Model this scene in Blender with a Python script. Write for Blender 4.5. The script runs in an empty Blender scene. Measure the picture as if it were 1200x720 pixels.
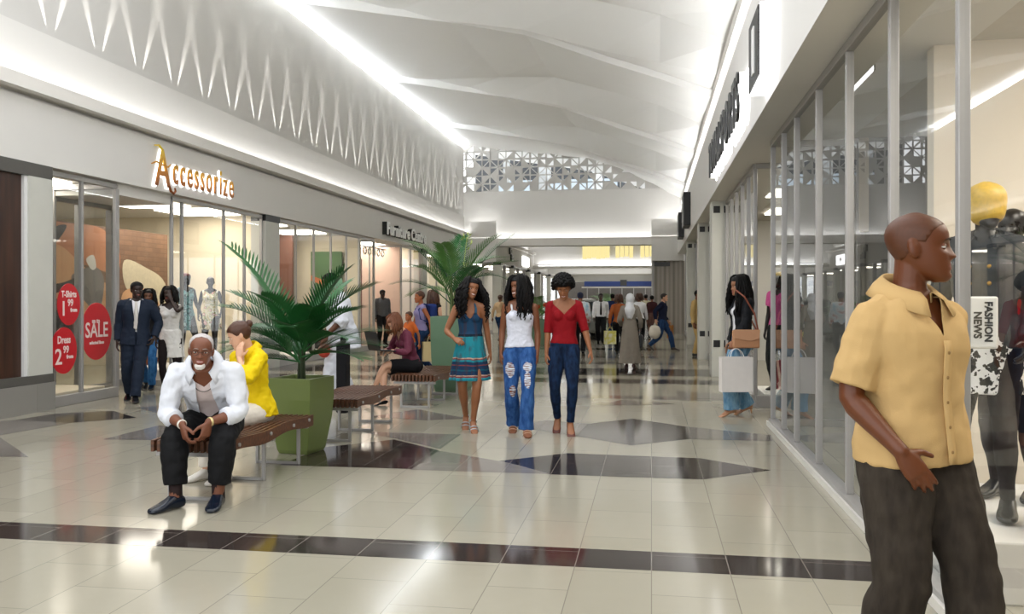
import bpy, bmesh, math, random
import numpy as np
from mathutils import Vector, Matrix, noise as mnoise
random.seed(7); RNG = np.random.default_rng(7)
SC = bpy.context.scene; COL = SC.collection
PI = math.pi
# ------------------------------------------------------------------ materials
def lin(h):
    h = h.lstrip('#'); v = [int(h[i:i+2], 16)/255 for i in (0, 2, 4)]
    return tuple(x/12.92 if x <= .04045 else ((x+.055)/1.055)**2.4 for x in v)
MATS = {}
def newmat(name):
    m = bpy.data.materials.new(name); m.use_nodes = True
    nt = m.node_tree; nt.nodes.clear()
    o = nt.nodes.new('ShaderNodeOutputMaterial'); b = nt.nodes.new('ShaderNodeBsdfPrincipled')
    nt.links.new(b.outputs[0], o.inputs[0])
    return m, nt, b, o
def nd(nt, typ, **kw):
    n = nt.nodes.new(typ)
    for k, v in kw.items():
        if hasattr(n, k): setattr(n, k, v)
        else: n.inputs[k].default_value = v
    return n
def mix(nt, fac, a, b, blend='MIX'):
    n = nt.nodes.new('ShaderNodeMix'); n.data_type = 'RGBA'; n.blend_type = blend
    for sock, v in ((n.inputs[0], fac), (n.inputs[6], a), (n.inputs[7], b)):
        if isinstance(v, bpy.types.NodeSocket): nt.links.new(v, sock)
        elif isinstance(v, (int, float)): sock.default_value = v
        else: sock.default_value = (*v[:3], 1)
    return n.outputs[2]
def math_(nt, op, a, b=0.0, clamp=False):
    n = nt.nodes.new('ShaderNodeMath'); n.operation = op; n.use_clamp = clamp
    for i, v in enumerate((a, b)):
        if isinstance(v, bpy.types.NodeSocket): nt.links.new(v, n.inputs[i])
        else: n.inputs[i].default_value = v
    return n.outputs[0]
def ramp(nt, fac, stops, interp='LINEAR'):
    n = nt.nodes.new('ShaderNodeValToRGB'); cr = n.color_ramp; cr.interpolation = interp
    while len(cr.elements) < len(stops): cr.elements.new(.5)
    for e, (p, c) in zip(cr.elements, stops): e.position = p; e.color = (*c[:3], 1)
    nt.links.new(fac, n.inputs[0]); return n.outputs[0]
def objco(nt):
    return nt.nodes.new('ShaderNodeTexCoord').outputs['Object']
def mapped(nt, scale=(1, 1, 1), rot=(0, 0, 0), loc=(0, 0, 0)):
    m = nt.nodes.new('ShaderNodeMapping'); nt.links.new(objco(nt), m.inputs[0])
    m.inputs['Scale'].default_value = scale; m.inputs['Rotation'].default_value = rot; m.inputs['Location'].default_value = loc
    return m.outputs[0]
def noise_(nt, scale, vec=None, detail=3):
    n = nt.nodes.new('ShaderNodeTexNoise'); n.inputs['Scale'].default_value = scale; n.inputs['Detail'].default_value = detail
    nt.links.new(vec if vec is not None else objco(nt), n.inputs['Vector']); return n.outputs['Fac']
def bump_(nt, b, h, strength, dist=.01):
    n = nt.nodes.new('ShaderNodeBump'); n.inputs['Strength'].default_value = strength; n.inputs['Distance'].default_value = dist
    nt.links.new(h, n.inputs['Height']); nt.links.new(n.outputs[0], b.inputs['Normal'])
def setb(b, rough=.5, metal=0., spec=.5, coat=0.):
    b.inputs['Roughness'].default_value = rough; b.inputs['Metallic'].default_value = metal
    b.inputs['Specular IOR Level'].default_value = spec; b.inputs['Coat Weight'].default_value = coat
def mat(name, col, rough=.5, metal=0., var=.06, vs=12., bump=0., bs=150., spec=.5, coat=0., sss=0.):
    if name in MATS: return MATS[name]
    if isinstance(col, str): col = lin(col)
    m, nt, b, o = newmat(name); setb(b, rough, metal, spec, coat)
    f = noise_(nt, vs)
    lo = tuple(min(1, c*(1-var)) for c in col); hi = tuple(min(1, c*(1+var)) for c in col)
    c = mix(nt, f, lo, hi); nt.links.new(c, b.inputs['Base Color'])
    if bump: bump_(nt, b, noise_(nt, bs, detail=4), bump, .004)
    if sss:
        b.inputs['Subsurface Weight'].default_value = sss; b.inputs['Subsurface Radius'].default_value = (.02, .008, .004); b.inputs['Subsurface Scale'].default_value = .5
    MATS[name] = m; return m
def emit(name, col, strength):
    if name in MATS: return MATS[name]
    if isinstance(col, str): col = lin(col)
    m, nt, b, o = newmat(name); nt.nodes.remove(b)
    e = nt.nodes.new('ShaderNodeEmission'); e.inputs[0].default_value = (*col, 1); e.inputs[1].default_value = strength
    nt.links.new(e.outputs[0], o.inputs[0]); MATS[name] = m
    if strength < 3: m.cycles.emission_sampling = 'NONE'
    return m
# ------------------------------------------------------------------ mesh building
class MB:
    def __init__(s): s.v = []; s.f = []; s.m = []
    def add(s, V, F, mi=0):
        o = len(s.v); s.v.extend([tuple(map(float, p)) for p in V]); s.f.extend([tuple(int(i)+o for i in f) for f in F]); s.m.extend([mi]*len(F)); return s
    def box(s, x0, x1, y0, y1, z0, z1, mi=0):
        V = [(x0,y0,z0),(x1,y0,z0),(x1,y1,z0),(x0,y1,z0),(x0,y0,z1),(x1,y0,z1),(x1,y1,z1),(x0,y1,z1)]
        return s.add(V, [(0,3,2,1),(4,5,6,7),(0,1,5,4),(1,2,6,5),(2,3,7,6),(3,0,4,7)], mi)
    def quad(s, a, b, c, d, mi=0): return s.add([a, b, c, d], [(0,1,2,3)], mi)
    def poly(s, pts, mi=0): return s.add(pts, [tuple(range(len(pts)))], mi)
    def prism(s, pts, off, mi=0):
        n = len(pts); off = np.array(off); V = [np.array(p, float) for p in pts]; V = V+[p+off for p in V]
        F = [tuple(range(n))[::-1], tuple(range(n, 2*n))]+[(i, (i+1) % n, (i+1) % n+n, i+n) for i in range(n)]
        return s.add(V, F, mi)
    def tube(s, pts, r, n=8, mi=0, cap=True, flat=1.0, ref=None):
        V, F = tube(pts, r, n, cap, flat, ref); return s.add(V, F, mi)
    def ball(s, c, r, n=12, mi=0):
        r = (r, r, r) if not hasattr(r, '__len__') else r
        V, F = ball(c, r, n); return s.add(V, F, mi)
    def build(s, name, mats, parent=None, smooth=False, bevel=0, sub=0):
        me = bpy.data.meshes.new(name); me.from_pydata(s.v, [], s.f); 
        mats = mats if isinstance(mats, (list, tuple)) else [mats]
        for m in mats: me.materials.append(m)
        if len(mats) > 1: me.polygons.foreach_set('material_index', s.m)
        bm = bmesh.new(); bm.from_mesh(me); bmesh.ops.recalc_face_normals(bm, faces=bm.faces); bm.to_mesh(me); bm.free()
        if smooth: me.polygons.foreach_set('use_smooth', [True]*len(me.polygons))
        o = bpy.data.objects.new(name, me); COL.objects.link(o)
        if parent: o.parent = parent
        if bevel:
            b = o.modifiers.new('b', 'BEVEL'); b.width = bevel; b.segments = 2; b.limit_method = 'ANGLE'; b.angle_limit = .7
        if sub:
            b = o.modifiers.new('s', 'SUBSURF'); b.levels = sub; b.render_levels = sub
        return o
def norm(v): v = np.asarray(v, float); return v/(np.linalg.norm(v)+1e-12)
def ball(c, r, n=12, R=None):
    V = []; F = []; m = n
    c = np.asarray(c, float)
    for i in range(1, n):
        a = PI*i/n
        for j in range(2*m):
            b = PI*j/m; p = np.array((r[0]*math.sin(a)*math.cos(b), r[1]*math.sin(a)*math.sin(b), r[2]*math.cos(a)))
            V.append(p)
    t = len(V); V.append(np.array((0, 0, r[2]))); V.append(np.array((0, 0, -r[2])))
    w = 2*m
    for i in range(n-2):
        for j in range(w): F.append((i*w+j, (i+1)*w+j, (i+1)*w+(j+1) % w, i*w+(j+1) % w))
    for j in range(w):
        F.append((t, j, (j+1) % w)); F.append((t+1, (n-2)*w+(j+1) % w, (n-2)*w+j))
    V = [(R@p if R is not None else p)+c for p in V]
    return V, F
def loft(rings, close=True):
    n = len(rings[0]); V = [p for r in rings for p in r]; F = []
    for i in range(len(rings)-1):
        for j in range(n): F.append((i*n+j, i*n+(j+1) % n, (i+1)*n+(j+1) % n, (i+1)*n+j))
    if close:
        F.append(tuple(range(n))[::-1]); F.append(tuple(range((len(rings)-1)*n, len(rings)*n)))
    return V, F
def tube(pts, r, n=8, cap=True, flat=1.0, ref=None, rounded=False):
    """tube along points; r = one radius, or one per point (a pair gives an ellipse)"""
    P = [np.asarray(p, float) for p in pts]; N = len(P)
    rr = [r]*N if not hasattr(r, '__len__') else list(r)
    rings = []; fw = None
    for i in range(N):
        t = norm(P[min(i+1, N-1)]-P[max(i-1, 0)])
        if ref is not None: fw = np.asarray(ref, float)
        if fw is None: fw = np.array((0, 0, 1.)) if abs(t[2]) < .9 else np.array((1., 0, 0))
        sd = np.cross(t, fw)
        if np.linalg.norm(sd) < 1e-5: sd = np.cross(t, (.1, .9, .3))
        sd = norm(sd); f2 = np.cross(sd, t); fw = f2
        a = rr[i] if hasattr(rr[i], '__len__') else (rr[i], rr[i]*flat)
        ring = lambda c, k: [c+k*(a[0]*math.cos(2*PI*j/n)*sd+a[1]*math.sin(2*PI*j/n)*f2) for j in range(n)]
        m = min(a)
        if rounded and i == 0: rings += [ring(P[0]-t*m*.85, .45), ring(P[0]-t*m*.5, .82)]
        rings.append(ring(P[i], 1))
        if rounded is True and i == N-1: rings += [ring(P[i]+t*m*.5, .82), ring(P[i]+t*m*.85, .45)]
    return loft(rings, cap)
def tag(o, label=None, cat=None, group=None, kind=None):
    if label: o['label'] = label
    if cat: o['category'] = cat
    if group: o['group'] = group
    if kind: o['kind'] = kind
    return o
def empty(name, loc=(0, 0, 0), rz=0., label=None, cat=None, group=None):
    o = bpy.data.objects.new(name, None); COL.objects.link(o); o.location = loc; o.rotation_euler = (0, 0, rz); o.empty_display_size = .1
    return tag(o, label, cat, group)
def struct(o): o['kind'] = 'structure'; return o
def copy_tree(o, parent=None):
    c = o.copy(); COL.objects.link(c)
    if parent: c.parent = parent
    for ch in list(o.children): copy_tree(ch, c)
    return c
def eval_mesh(o):
    dg = bpy.context.evaluated_depsgraph_get(); dg.update()
    return bpy.data.meshes.new_from_object(o.evaluated_get(dg))
def merge(parts):
    V = []; F = []
    for v, f in parts:
        o = len(V); V.extend(v); F.extend([tuple(i+o for i in q) for q in f])
    return V, F
CLOUD = {}
def cloud(scale):
    if scale not in CLOUD:
        t = bpy.data.textures.new('folds', 'CLOUDS'); t.noise_scale = scale; t.noise_depth = 1; CLOUD[scale] = t
    return CLOUD[scale]
def remesh(parts, voxel, smooth=2, wrinkle=0., wscale=.08):
    V, F = merge(parts)
    me = bpy.data.meshes.new('tmp'); me.from_pydata([tuple(p) for p in V], [], F); me.update()
    o = bpy.data.objects.new('tmp', me); COL.objects.link(o)
    m = o.modifiers.new('r', 'REMESH'); m.mode = 'VOXEL'; m.voxel_size = voxel
    if smooth:
        m = o.modifiers.new('s', 'SMOOTH'); m.factor = .5; m.iterations = smooth
    if wrinkle:
        m = o.modifiers.new('d', 'DISPLACE'); m.texture = cloud(wscale); m.strength = wrinkle; m.mid_level = .5
    r = eval_mesh(o)
    bpy.data.objects.remove(o); bpy.data.meshes.remove(me)
    n = len(r.vertices); co = np.empty(n*3, np.float32); r.vertices.foreach_get('co', co)
    F = [tuple(p.vertices) for p in r.polygons]
    bpy.data.meshes.remove(r)
    return co.reshape(-1, 3).astype(float), F
def clip(V, F, g):
    """keep the part of the mesh where g >= 0, cut cleanly along g = 0"""
    V = [np.asarray(p) for p in V]; out = []; cache = {}
    g = list(g)
    for f in F:
        gs = [g[i] for i in f]
        if min(gs) >= 0: out.append(f); continue
        if max(gs) < 0: continue
        poly = []
        for a, b in zip(f, f[1:]+f[:1]):
            if g[a] >= 0: poly.append(a)
            if (g[a] >= 0) != (g[b] >= 0):
                k = (min(a, b), max(a, b))
                if k not in cache:
                    t = g[a]/(g[a]-g[b]); cache[k] = len(V); V.append(V[a]+(V[b]-V[a])*t); g.append(0.)
                poly.append(cache[k])
        if len(poly) > 2: out.append(tuple(poly))
    used = sorted({i for f in out for i in f}); mp = {u: i for i, u in enumerate(used)}
    return np.array([V[i] for i in used]) if used else np.zeros((0, 3)), [tuple(mp[i] for i in f) for f in out]
def mesh_obj(name, V, F, mats, parent=None, thick=0., mi=None, smooth=True):
    me = bpy.data.meshes.new(name); me.from_pydata([tuple(map(float, p)) for p in V], [], F)
    mats = mats if isinstance(mats, (list, tuple)) else [mats]
    for m in mats: me.materials.append(m)
    if mi is not None: me.polygons.foreach_set('material_index', np.asarray(mi, np.int32))
    if smooth: me.polygons.foreach_set('use_smooth', [True]*len(me.polygons))
    me.update()
    o = bpy.data.objects.new(name, me); COL.objects.link(o)
    if parent: o.parent = parent
    if thick:
        s = o.modifiers.new('t', 'SOLIDIFY'); s.thickness = abs(thick); s.offset = -1 if thick > 0 else 1
    return o
def text_mesh(txt, size=1., extrude=.01, bevel=0., sx=1., align='LEFT', bold=0.):
    """text as (verts, faces), lying in the XY plane, reading along +X"""
    c = bpy.data.curves.new('t', 'FONT'); c.body = txt; c.size = size; c.extrude = extrude; c.bevel_depth = bevel; c.align_x = align; c.resolution_u = 3; c.offset = bold
    o = bpy.data.objects.new('t', c); COL.objects.link(o)
    me = eval_mesh(o); V = [np.array(v.co)*np.array((sx, 1, 1)) for v in me.vertices]; F = [tuple(p.vertices) for p in me.polygons]
    bpy.data.objects.remove(o); bpy.data.curves.remove(c); bpy.data.meshes.remove(me)
    return V, F
def place(VF, loc, right, up):
    """move a flat (XY) mesh so that +X runs along right and +Y along up"""
    V, F = VF; r = norm(right); u = norm(up); n = np.cross(r, u); l = np.asarray(loc, float)
    return [l+r*p[0]+u*p[1]+n*p[2] for p in V], F
# ------------------------------------------------------------------ people
def Rx(d): a = math.radians(d); c, s = math.cos(a), math.sin(a); return np.array(((1,0,0),(0,c,-s),(0,s,c)))
def Ry(d): a = math.radians(d); c, s = math.cos(a), math.sin(a); return np.array(((c,0,s),(0,1,0),(-s,0,c)))
def Rz(d): a = math.radians(d); c, s = math.cos(a), math.sin(a); return np.array(((c,-s,0),(s,c,0),(0,0,1)))
def ypr(y=0, p=0, r=0): return Rz(y)@Rx(p)@Ry(r)      # forward is -Y; yaw + turns to the person's left (+X), pitch + leans forward
def slerp(A, B, t):
    qa = Matrix(A.tolist()).to_quaternion(); qb = Matrix(B.tolist()).to_quaternion()
    return np.array(qa.slerp(qb, t).to_matrix())
def ik(a, tgt, l1, l2, pole):
    d = tgt-a; L0 = np.linalg.norm(d); L = min(max(L0, abs(l1-l2)+.01), (l1+l2)*.998); u = d/L0
    ca = (l1*l1+L*L-l2*l2)/(2*l1*L); sa = math.sqrt(max(0, 1-ca*ca)); pole = np.asarray(pole, float)
    pp = norm(pole-np.dot(pole, u)*u)
    return a+u*l1*ca+pp*l1*sa, a+u*L
TORSO = {  # z, half width, depth to the front, depth to the back
 'm': [(.80,.06,.06,.05),(.84,.115,.085,.10),(.90,.160,.100,.125),(.96,.160,.105,.115),(1.05,.146,.108,.092),(1.15,.153,.115,.098),(1.25,.168,.122,.112),(1.32,.172,.112,.115),(1.38,.155,.080,.100),(1.42,.105,.062,.080),(1.46,.058,.052,.062)],
 'f': [(.80,.06,.05,.05),(.84,.120,.080,.105),(.90,.164,.092,.128),(.96,.146,.092,.110),(1.06,.116,.084,.076),(1.15,.123,.088,.080),(1.24,.138,.092,.090),(1.31,.142,.082,.095),(1.37,.130,.062,.085),(1.41,.085,.050,.068),(1.45,.048,.044,.050)]}
ARM = {'m': [(0,.060),(.18,.058),(.35,.050),(.50,.041),(.60,.045),(.75,.038),(.92,.029),(1,.028)],
       'f': [(0,.048),(.18,.045),(.35,.040),(.50,.034),(.60,.036),(.75,.031),(.92,.024),(1,.023)]}
LEG = {'m': [(0,.095),(.12,.092),(.30,.078),(.48,.059),(.56,.056),(.68,.058),(.85,.042),(1,.038)],
       'f': [(0,.094),(.12,.090),(.30,.076),(.48,.056),(.56,.051),(.68,.053),(.85,.036),(1,.032)]}
def tab(T, x):
    x = min(max(x, T[0][0]), T[-1][0])
    xs = [t[0] for t in T]
    return [float(np.interp(x, xs, [t[k] for t in T])) for k in range(1, len(T[0]))]
HEADT = [(-.113,.012,-.078,-.046),(-.108,.024,-.086,-.034),(-.098,.036,-.091,-.008),(-.082,.047,-.092,.022),(-.060,.056,-.091,.046),(-.035,.063,-.090,.068),(-.010,.069,-.087,.086),(.010,.072,-.087,.095),(.030,.0745,-.091,.100),(.050,.075,-.089,.100),(.070,.071,-.079,.093),(.088,.060,-.060,.078),(.102,.041,-.034,.056),(.110,.022,-.012,.034),(.113,.008,.002,.018)]
def gs(x, s): return math.exp(-(x/s)**2)
def head_mesh(face=True, sex='m', nz=56, na=56, nose=1.0, lips=1.0):
    rings = []
    zs = [-.113+.226*(.5-.5*math.cos(PI*(.02+.96*i/(nz-1)))) for i in range(nz)]
    xs = [t[0] for t in HEADT]
    from_s = lambda k, z: float(np.interp(z, xs, [t[k] for t in HEADT]))
    for z in zs:
        w = (from_s(1, z-.006)+2*from_s(1, z)+from_s(1, z+.006))/4; yf = (from_s(2, z-.006)+2*from_s(2, z)+from_s(2, z+.006))/4; yb = (from_s(3, z-.006)+2*from_s(3, z)+from_s(3, z+.006))/4
        if sex == 'f' and z < 0: w *= 1-.10*min(1, -z/.09)
        yc = yf*.42+yb*.58-.008; ring = []
        for j in range(na):
            a = 2*PI*j/na; c, s = math.cos(a), math.sin(a)
            e = .86
            x = w*math.copysign(abs(c)**e, c); sy = math.copysign(abs(s)**e, s)
            y = yc+(yb-yc if s > 0 else yc-yf)*sy
            if face and s < 0:
                fr = max(0, -s); d = 0
                if z < .02:     # nose
                    tz = min(1, max(0, (.016-z)/.048)); amp = (.003+.019*tz**1.3)*nose
                    if z < -.034: amp *= max(0, 1-((-.034-z)/.011))
                    d += amp*gs(x, .0085+.005*tz)
                d += .006*gs(z+.029, .008)*(gs(x-.014, .007)+gs(x+.014, .007))*nose
                for sx in (-1, 1):
                    d -= .0115*gs(x-sx*.032, .017)*gs(z-.001, .0115)
                    d += .004*gs(x-sx*.043, .018)*gs(z+.026, .02)
                    d += .0035*gs(x-sx*.03, .02)*gs(z-.021, .007)
                lw = .022
                d += lips*(.0045*gs(z+.0565, .005)+.0055*gs(z+.0685, .0055))*gs(x, lw) - .004*gs(z+.0625, .0025)*gs(x, lw*1.1)
                d += .005*gs(z+.094, .010)*gs(x, .018) - .003*gs(z+.080, .006)*gs(x, .03)
                y -= d*min(1, fr*1.6)
            ring.append(np.array((x, y, z)))
        rings.append(ring)
    return loft(rings)
HL = [(0,.066),(35,.062),(55,.050),(68,.020),(78,.004),(90,.022),(105,.010),(120,-.035),(180,-.072)]
class Body:
    def __init__(B, H=1.7, sex='m', pel=(0, 0, .93), pelR=(0, 0, 0), chest=(0, 0, 0), head=(0, 0, 0), feet=None, hands=None, fat=1.0, voxel=.006, handk=1.0, sw=None, headk=1.0, neckup=0., shz=1.372):
        B.k = H/1.7; B.sex = sex; B.voxel = voxel/B.k; B.fat = fat; B.handk = handk; B.headk = headk
        B.T = TORSO[sex]; B.A = ARM[sex]; B.L = LEG[sex]
        Rp = ypr(*pelR); Rc = ypr(*chest); B.Rp, B.Rc = Rp, Rc; B.Rh = ypr(*head)
        zs = np.linspace(.78, 1.48, 71); B.zs = zs
        sm = lambda t: 0 if t < 0 else 1 if t > 1 else t*t*(3-2*t)
        B.R = [slerp(Rp, Rc, sm((z-.94)/.30)) for z in zs]
        i0 = int(np.argmin(abs(zs-.93))); pos = [None]*71; pos[i0] = np.array(pel, float)
        for i in range(i0+1, 71): pos[i] = pos[i-1]+B.R[i-1]@np.array((0, 0, zs[i]-zs[i-1]))
        for i in range(i0-1, -1, -1): pos[i] = pos[i+1]-B.R[i]@np.array((0, 0, zs[i+1]-zs[i]))
        B.pos = pos
        B.sw = sw or (.178 if sex == 'm' else .150)
        B.hipw = .086 if sex == 'm' else .080
        B.hip = {s: B.at(.89, (s*B.hipw, 0, 0)) for s in (1, -1)}
        B.sh = {s: B.at(shz, (s*B.sw, .004, 0)) for s in (1, -1)}
        B.knee = {}; B.ank = {}; B.foot = {}; B.elb = {}; B.wri = {}; B.hand = {}
        feet = feet or {}; hands = hands or {}
        for s in (1, -1):
            ft = feet.get(s, {}); p = np.array(ft.get('p', (s*.10, .03, .078)), float)
            B.knee[s], B.ank[s] = ik(B.hip[s], p, .43, .41, ft.get('pole', (s*.15, -1, 0)))
            B.foot[s] = ypr(ft.get('yaw', s*8), ft.get('pitch', 0), 0)
            hd = hands.get(s, {}); p = np.array(hd.get('p', (s*(B.sw+.07), -.03, .85)), float)
            B.elb[s], B.wri[s] = ik(B.sh[s], p, .285, .25, hd.get('pole', (s*.35, 1, 0)))
            d = norm(hd.get('dir', B.wri[s]-B.elb[s])); n = np.asarray(hd.get('n', (-s, .2, 0)), float); n = norm(n-np.dot(n, d)*d)
            B.hand[s] = (d, n, hd.get('curl', .35), hd.get('thumb', .4), hd.get('spread', 1.))
        B.N = B.at(1.445, (0, 0, 0)); up = norm(.5*B.Rc[:, 2]+.5*B.Rh[:, 2])
        B.C = B.N+up*(.137+neckup)+B.Rh@np.array((0, -.022, 0))+.004*B.Rc@np.array((0, -1, 0))
        B.root = None
    def frame(B, z):
        i = int(round((z-.78)/.01)); i = min(max(i, 0), 70); return B.pos[i], B.R[i]
    def at(B, z, off):
        p, R = B.frame(z); return p+R@np.array((0, 0, z-B.zs[min(max(int(round((z-.78)/.01)), 0), 70)]))+R@np.array(off, float)
    # -- lofts: each returns one closed (verts, faces)
    def torso(B, z0=.80, z1=1.46, off=0., n=28, step=.03, hem=0.):
        rings = []; o = off if callable(off) else (lambda z: off)
        zs = list(np.arange(z0, z1-.005, step))+[z1]
        for z in zs:
            w, df, db = tab(B.T, max(z, hem)); q = o(z); f = 1+(B.fat-1)*(1 if z < 1.3 else max(0, 1-(z-1.3)/.15))
            w = w*(1+(f-1)*.7)+q; df = df*f+q; db = db*(1+(f-1)*.5)+q; p = B.at(z, (0, 0, 0)); R = B.frame(z)[1]; ring = []
            for j in range(n):
                a = 2*PI*j/n; c, s = math.cos(a), math.sin(a); e = .8
                ring.append(p+R@np.array((w*math.copysign(abs(c)**e, c), (db if s > 0 else df)*math.copysign(abs(s)**e, s), 0)))
            rings.append(ring)
        return loft(rings)
    def bust(B, off=0., size=1.):
        P = []
        if B.sex == 'f':
            for s in (1, -1): P.append(ball(B.at(1.262, (s*.062, -.066*1, 0)), (.056*size+off, .052*size+off, .058*size+off), 8, B.frame(1.26)[1]))
        return P
    def glute(B, off=0.):
        return [ball(B.at(.885, (s*.075, .055, 0)), (.082+off, .082+off, .088+off), 8) for s in (1, -1)]
    def traps(B, off=0.):
        a = B.at(1.425, (0, .02, 0)); return [tube([a, B.at(1.395, (s*B.sw*.62, .014, 0)), B.sh[s]], [.058+off, .047+off, .048*(1.15 if B.sex == 'm' else .95)+off], 10, rounded=True) for s in (1, -1)]
    def path(B, a, b, c, t0, t1, n=14):
        l1 = np.linalg.norm(b-a); l2 = np.linalg.norm(c-b); L = l1+l2; j = l1/L; out = []
        for t in np.linspace(t0, t1, n):
            if t <= j: p = a+(b-a)*(t/j)
            else: p = b+(c-b)*((t-j)/(1-j))
            d = abs(t-j)
            if d < .07:     # round the joint a little
                q = a+(b-a)*((j-.07)/j); r = b+(c-b)*(.07/(1-j)); u = (t-j+.07)/.14
                p = (1-u)**2*q+2*u*(1-u)*b+u*u*r
            out.append((t, p))
        return out
    def arm(B, s, t0=0., t1=1., o0=0., o1=None, n=14):
        o1 = o0 if o1 is None else o1
        pt = B.path(B.sh[s], B.elb[s], B.wri[s], t0, t1, n)
        rr = []
        for t, p in pt:
            r = tab(B.A, t)[0]*(1+(B.fat-1)*.5)+o0+(o1-o0)*((t-t0)/(t1-t0)); rr.append((r, r*(1-.12*max(0, (t-.8)/.2))) if not o1 else (r, r))
        return tube([p for t, p in pt], rr, 14, rounded=True if o1 == 0 else 'start' if t0 == 0 else False)
    def leg(B, s, t0=0., t1=1., o0=0., o1=None, n=16, om=None):
        o1 = o0 if o1 is None else o1
        pt = B.path(B.hip[s], B.knee[s], B.ank[s], t0, t1, n); rr = []
        for t, p in pt:
            u = (t-t0)/(t1-t0); o = o0+(o1-o0)*u if om is None else (o0+(om-o0)*u*2 if u < .5 else om+(o1-om)*(u-.5)*2)
            r = tab(B.L, t)[0]*(1+(B.fat-1)*.5)+o
            rr.append(r)
        return tube([p for t, p in pt], rr, 16, rounded=(o1 == 0))
    FOOT = [(.058,.018,.020,.045),(.045,.030,.006,.070),(.015,.034,0,.088),(-.02,.034,.004,.088),(-.06,.036,.006,.066),(-.105,.043,0,.044),(-.145,.042,0,.032),(-.172,.032,0,.025),(-.188,.016,.003,.017)]
    def footp(B, s, off=0., h=1., sole=0., long=0., heel=0.):
        R = B.foot[s]; o = B.ank[s]+R@np.array((0, 0, -.076)); rings = []
        for y, w, zb, zt in B.FOOT:
            y = y+(off if y > 0 else -off-long*(-y/.19)**2); w += off; zt = zt*h+off; zb = zb-sole-off*.3
            ring = []
            for j in range(16):
                a = 2*PI*j/16; c, s_ = math.cos(a), math.sin(a); e = .72
                ring.append(o+R@np.array((w*math.copysign(abs(c)**e, c), y, (zb+zt)/2+(zt-zb)/2*math.copysign(abs(s_)**e, s_))))
            rings.append(ring)
        return loft(rings)
    def handp(B, s):
        d, n, curl, thumb, spread = B.hand[s]; t = s*np.cross(n, d); k = B.handk*(1. if B.sex == 'm' else .9)
        o = B.wri[s]; P = []
        rings = []
        for u, hw, ht in ((-.02,.024,.019),(0,.026,.019),(.02,.033,.0185),(.045,.039,.017),(.07,.042,.0145),(.088,.041,.0125),(.096,.036,.009)):
            rings.append([o+k*(d*u+t*(hw*math.copysign(abs(math.cos(a))**.75, math.cos(a)))+n*(ht*math.sin(a))) for a in [2*PI*j/12 for j in range(12)]])
        P.append(loft(rings))
        for i, (u, lat, L, r) in enumerate(((.086,.0300,.070,.0092),(.090,.0100,.079,.0094),(.087,-.0100,.073,.0090),(.078,-.0290,.057,.0080))):
            c = curl*(1+.12*i); dd = norm(d+t*lat*2.2*spread); p = o+k*(d*u+t*lat); pts = [p-k*d*.015, p]; ang = 0
            for seg, mx in ((.46,55),(.30,75),(.24,45)):
                ang += mx*c; a = math.radians(ang); v = dd*math.cos(a)+n*math.sin(a)
                q = pts[-1]; pts += [q+k*v*L*seg*.5, q+k*v*L*seg]
            rr = [r, r*1.04, r, r*.97, r*.95, r*.92, r*.88, r*.78]
            P.append(tube(pts, [x*k for x in rr], 8, rounded=True))
        td = norm(d*.62+t*(.95-.6*thumb)+n*(.25+.4*thumb)); p = o+k*(d*.022+t*.026+n*.004)
        t2 = norm(td*.8+d*.55+n*.15*thumb)
        pts = [p-k*td*.01, p+k*td*.02, p+k*td*.042, p+k*(td*.042+t2*.016), p+k*(td*.042+t2*.034)]
        P.append(tube(pts, [k*x for x in (.013,.0135,.0115,.0108,.0085)], 8, rounded=True))
        return P
    def headp(B, parts, off=0.):
        V, F = parts; return [B.C+B.Rh@(p*B.headk) for p in V], F
    def neck(B, off=0.):
        r = .056 if B.sex == 'm' else .046
        a = B.at(1.40, (0, .008, 0)); c = B.C+B.Rh@np.array((0, .022, -.045)); m = (a+c)/2+B.Rc@np.array((0, .004, 0))
        return tube([a, m, c], [r*1.18+off, r+off, r+off], 16, rounded=True)
    def loc(B, V):      # into head-local coordinates
        return ((np.asarray(V)-B.C)@B.Rh)/B.headk
    def cl(B, V):       # into chest-local coordinates (z measured like the standing table)
        p, R = B.frame(1.30); q = (np.asarray(V)-p)@R; q[:, 2] += 1.30; return q
    # -- finished objects
    def done(B, name, V, F, mats, thick=0., mi=None, smooth=True):
        return mesh_obj(name, np.asarray(V)*B.k, F, mats, B.root, thick*B.k, mi, smooth)
    def body(B, skin, face=True, eyes=True, brow=None, lip=None, smile=0., foot=True, nose=1., lips=1., iris=None, extra=None):
        P = [B.torso(.80, 1.46, -.004)]+B.bust(-.004)+B.traps(-.003)+[B.neck()]
        for s in (1, -1):
            P += [B.arm(s), B.leg(s)]+B.handp(s)+[ball(B.hip[s], (.095 if B.sex == 'm' else .086,)*3, 8)]
            if foot: P.append(B.footp(s))
        hd = head_mesh(face, B.sex, nose=nose, lips=lips); P.append(B.headp(hd))
        for s in (1, -1):
            e = B.headp(ball((s*.073, .012, -.006), (.010, .019, .032), 8, Rz(s*-22)@Rx(-10)))
            P.append(e)
        V, F = remesh(P, B.voxel, 2)
        mats = [skin]; mi = np.zeros(len(F), np.int32)
        if lip is not None and face:
            mats.append(lip); cen = np.array([V[list(f)].mean(0) for f in F]); q = B.loc(cen)
            wz = np.abs(q[:, 2]+.0625); ok = (q[:, 1] < -.07) & (np.abs(q[:, 0]) < .026) & (wz < .0115*(1-(np.abs(q[:, 0])/.027)**2)+.0005)
            mi[ok] = 1
        V = list(V); F = list(F); mi = list(mi)
        def isl(VF, m):
            v, f = B.headp(VF); o = len(V); V.extend(v); F.extend([tuple(i+o for i in q) for q in f])
            if m not in mats: mats.append(m)
            mi.extend([mats.index(m)]*len(f))
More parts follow.
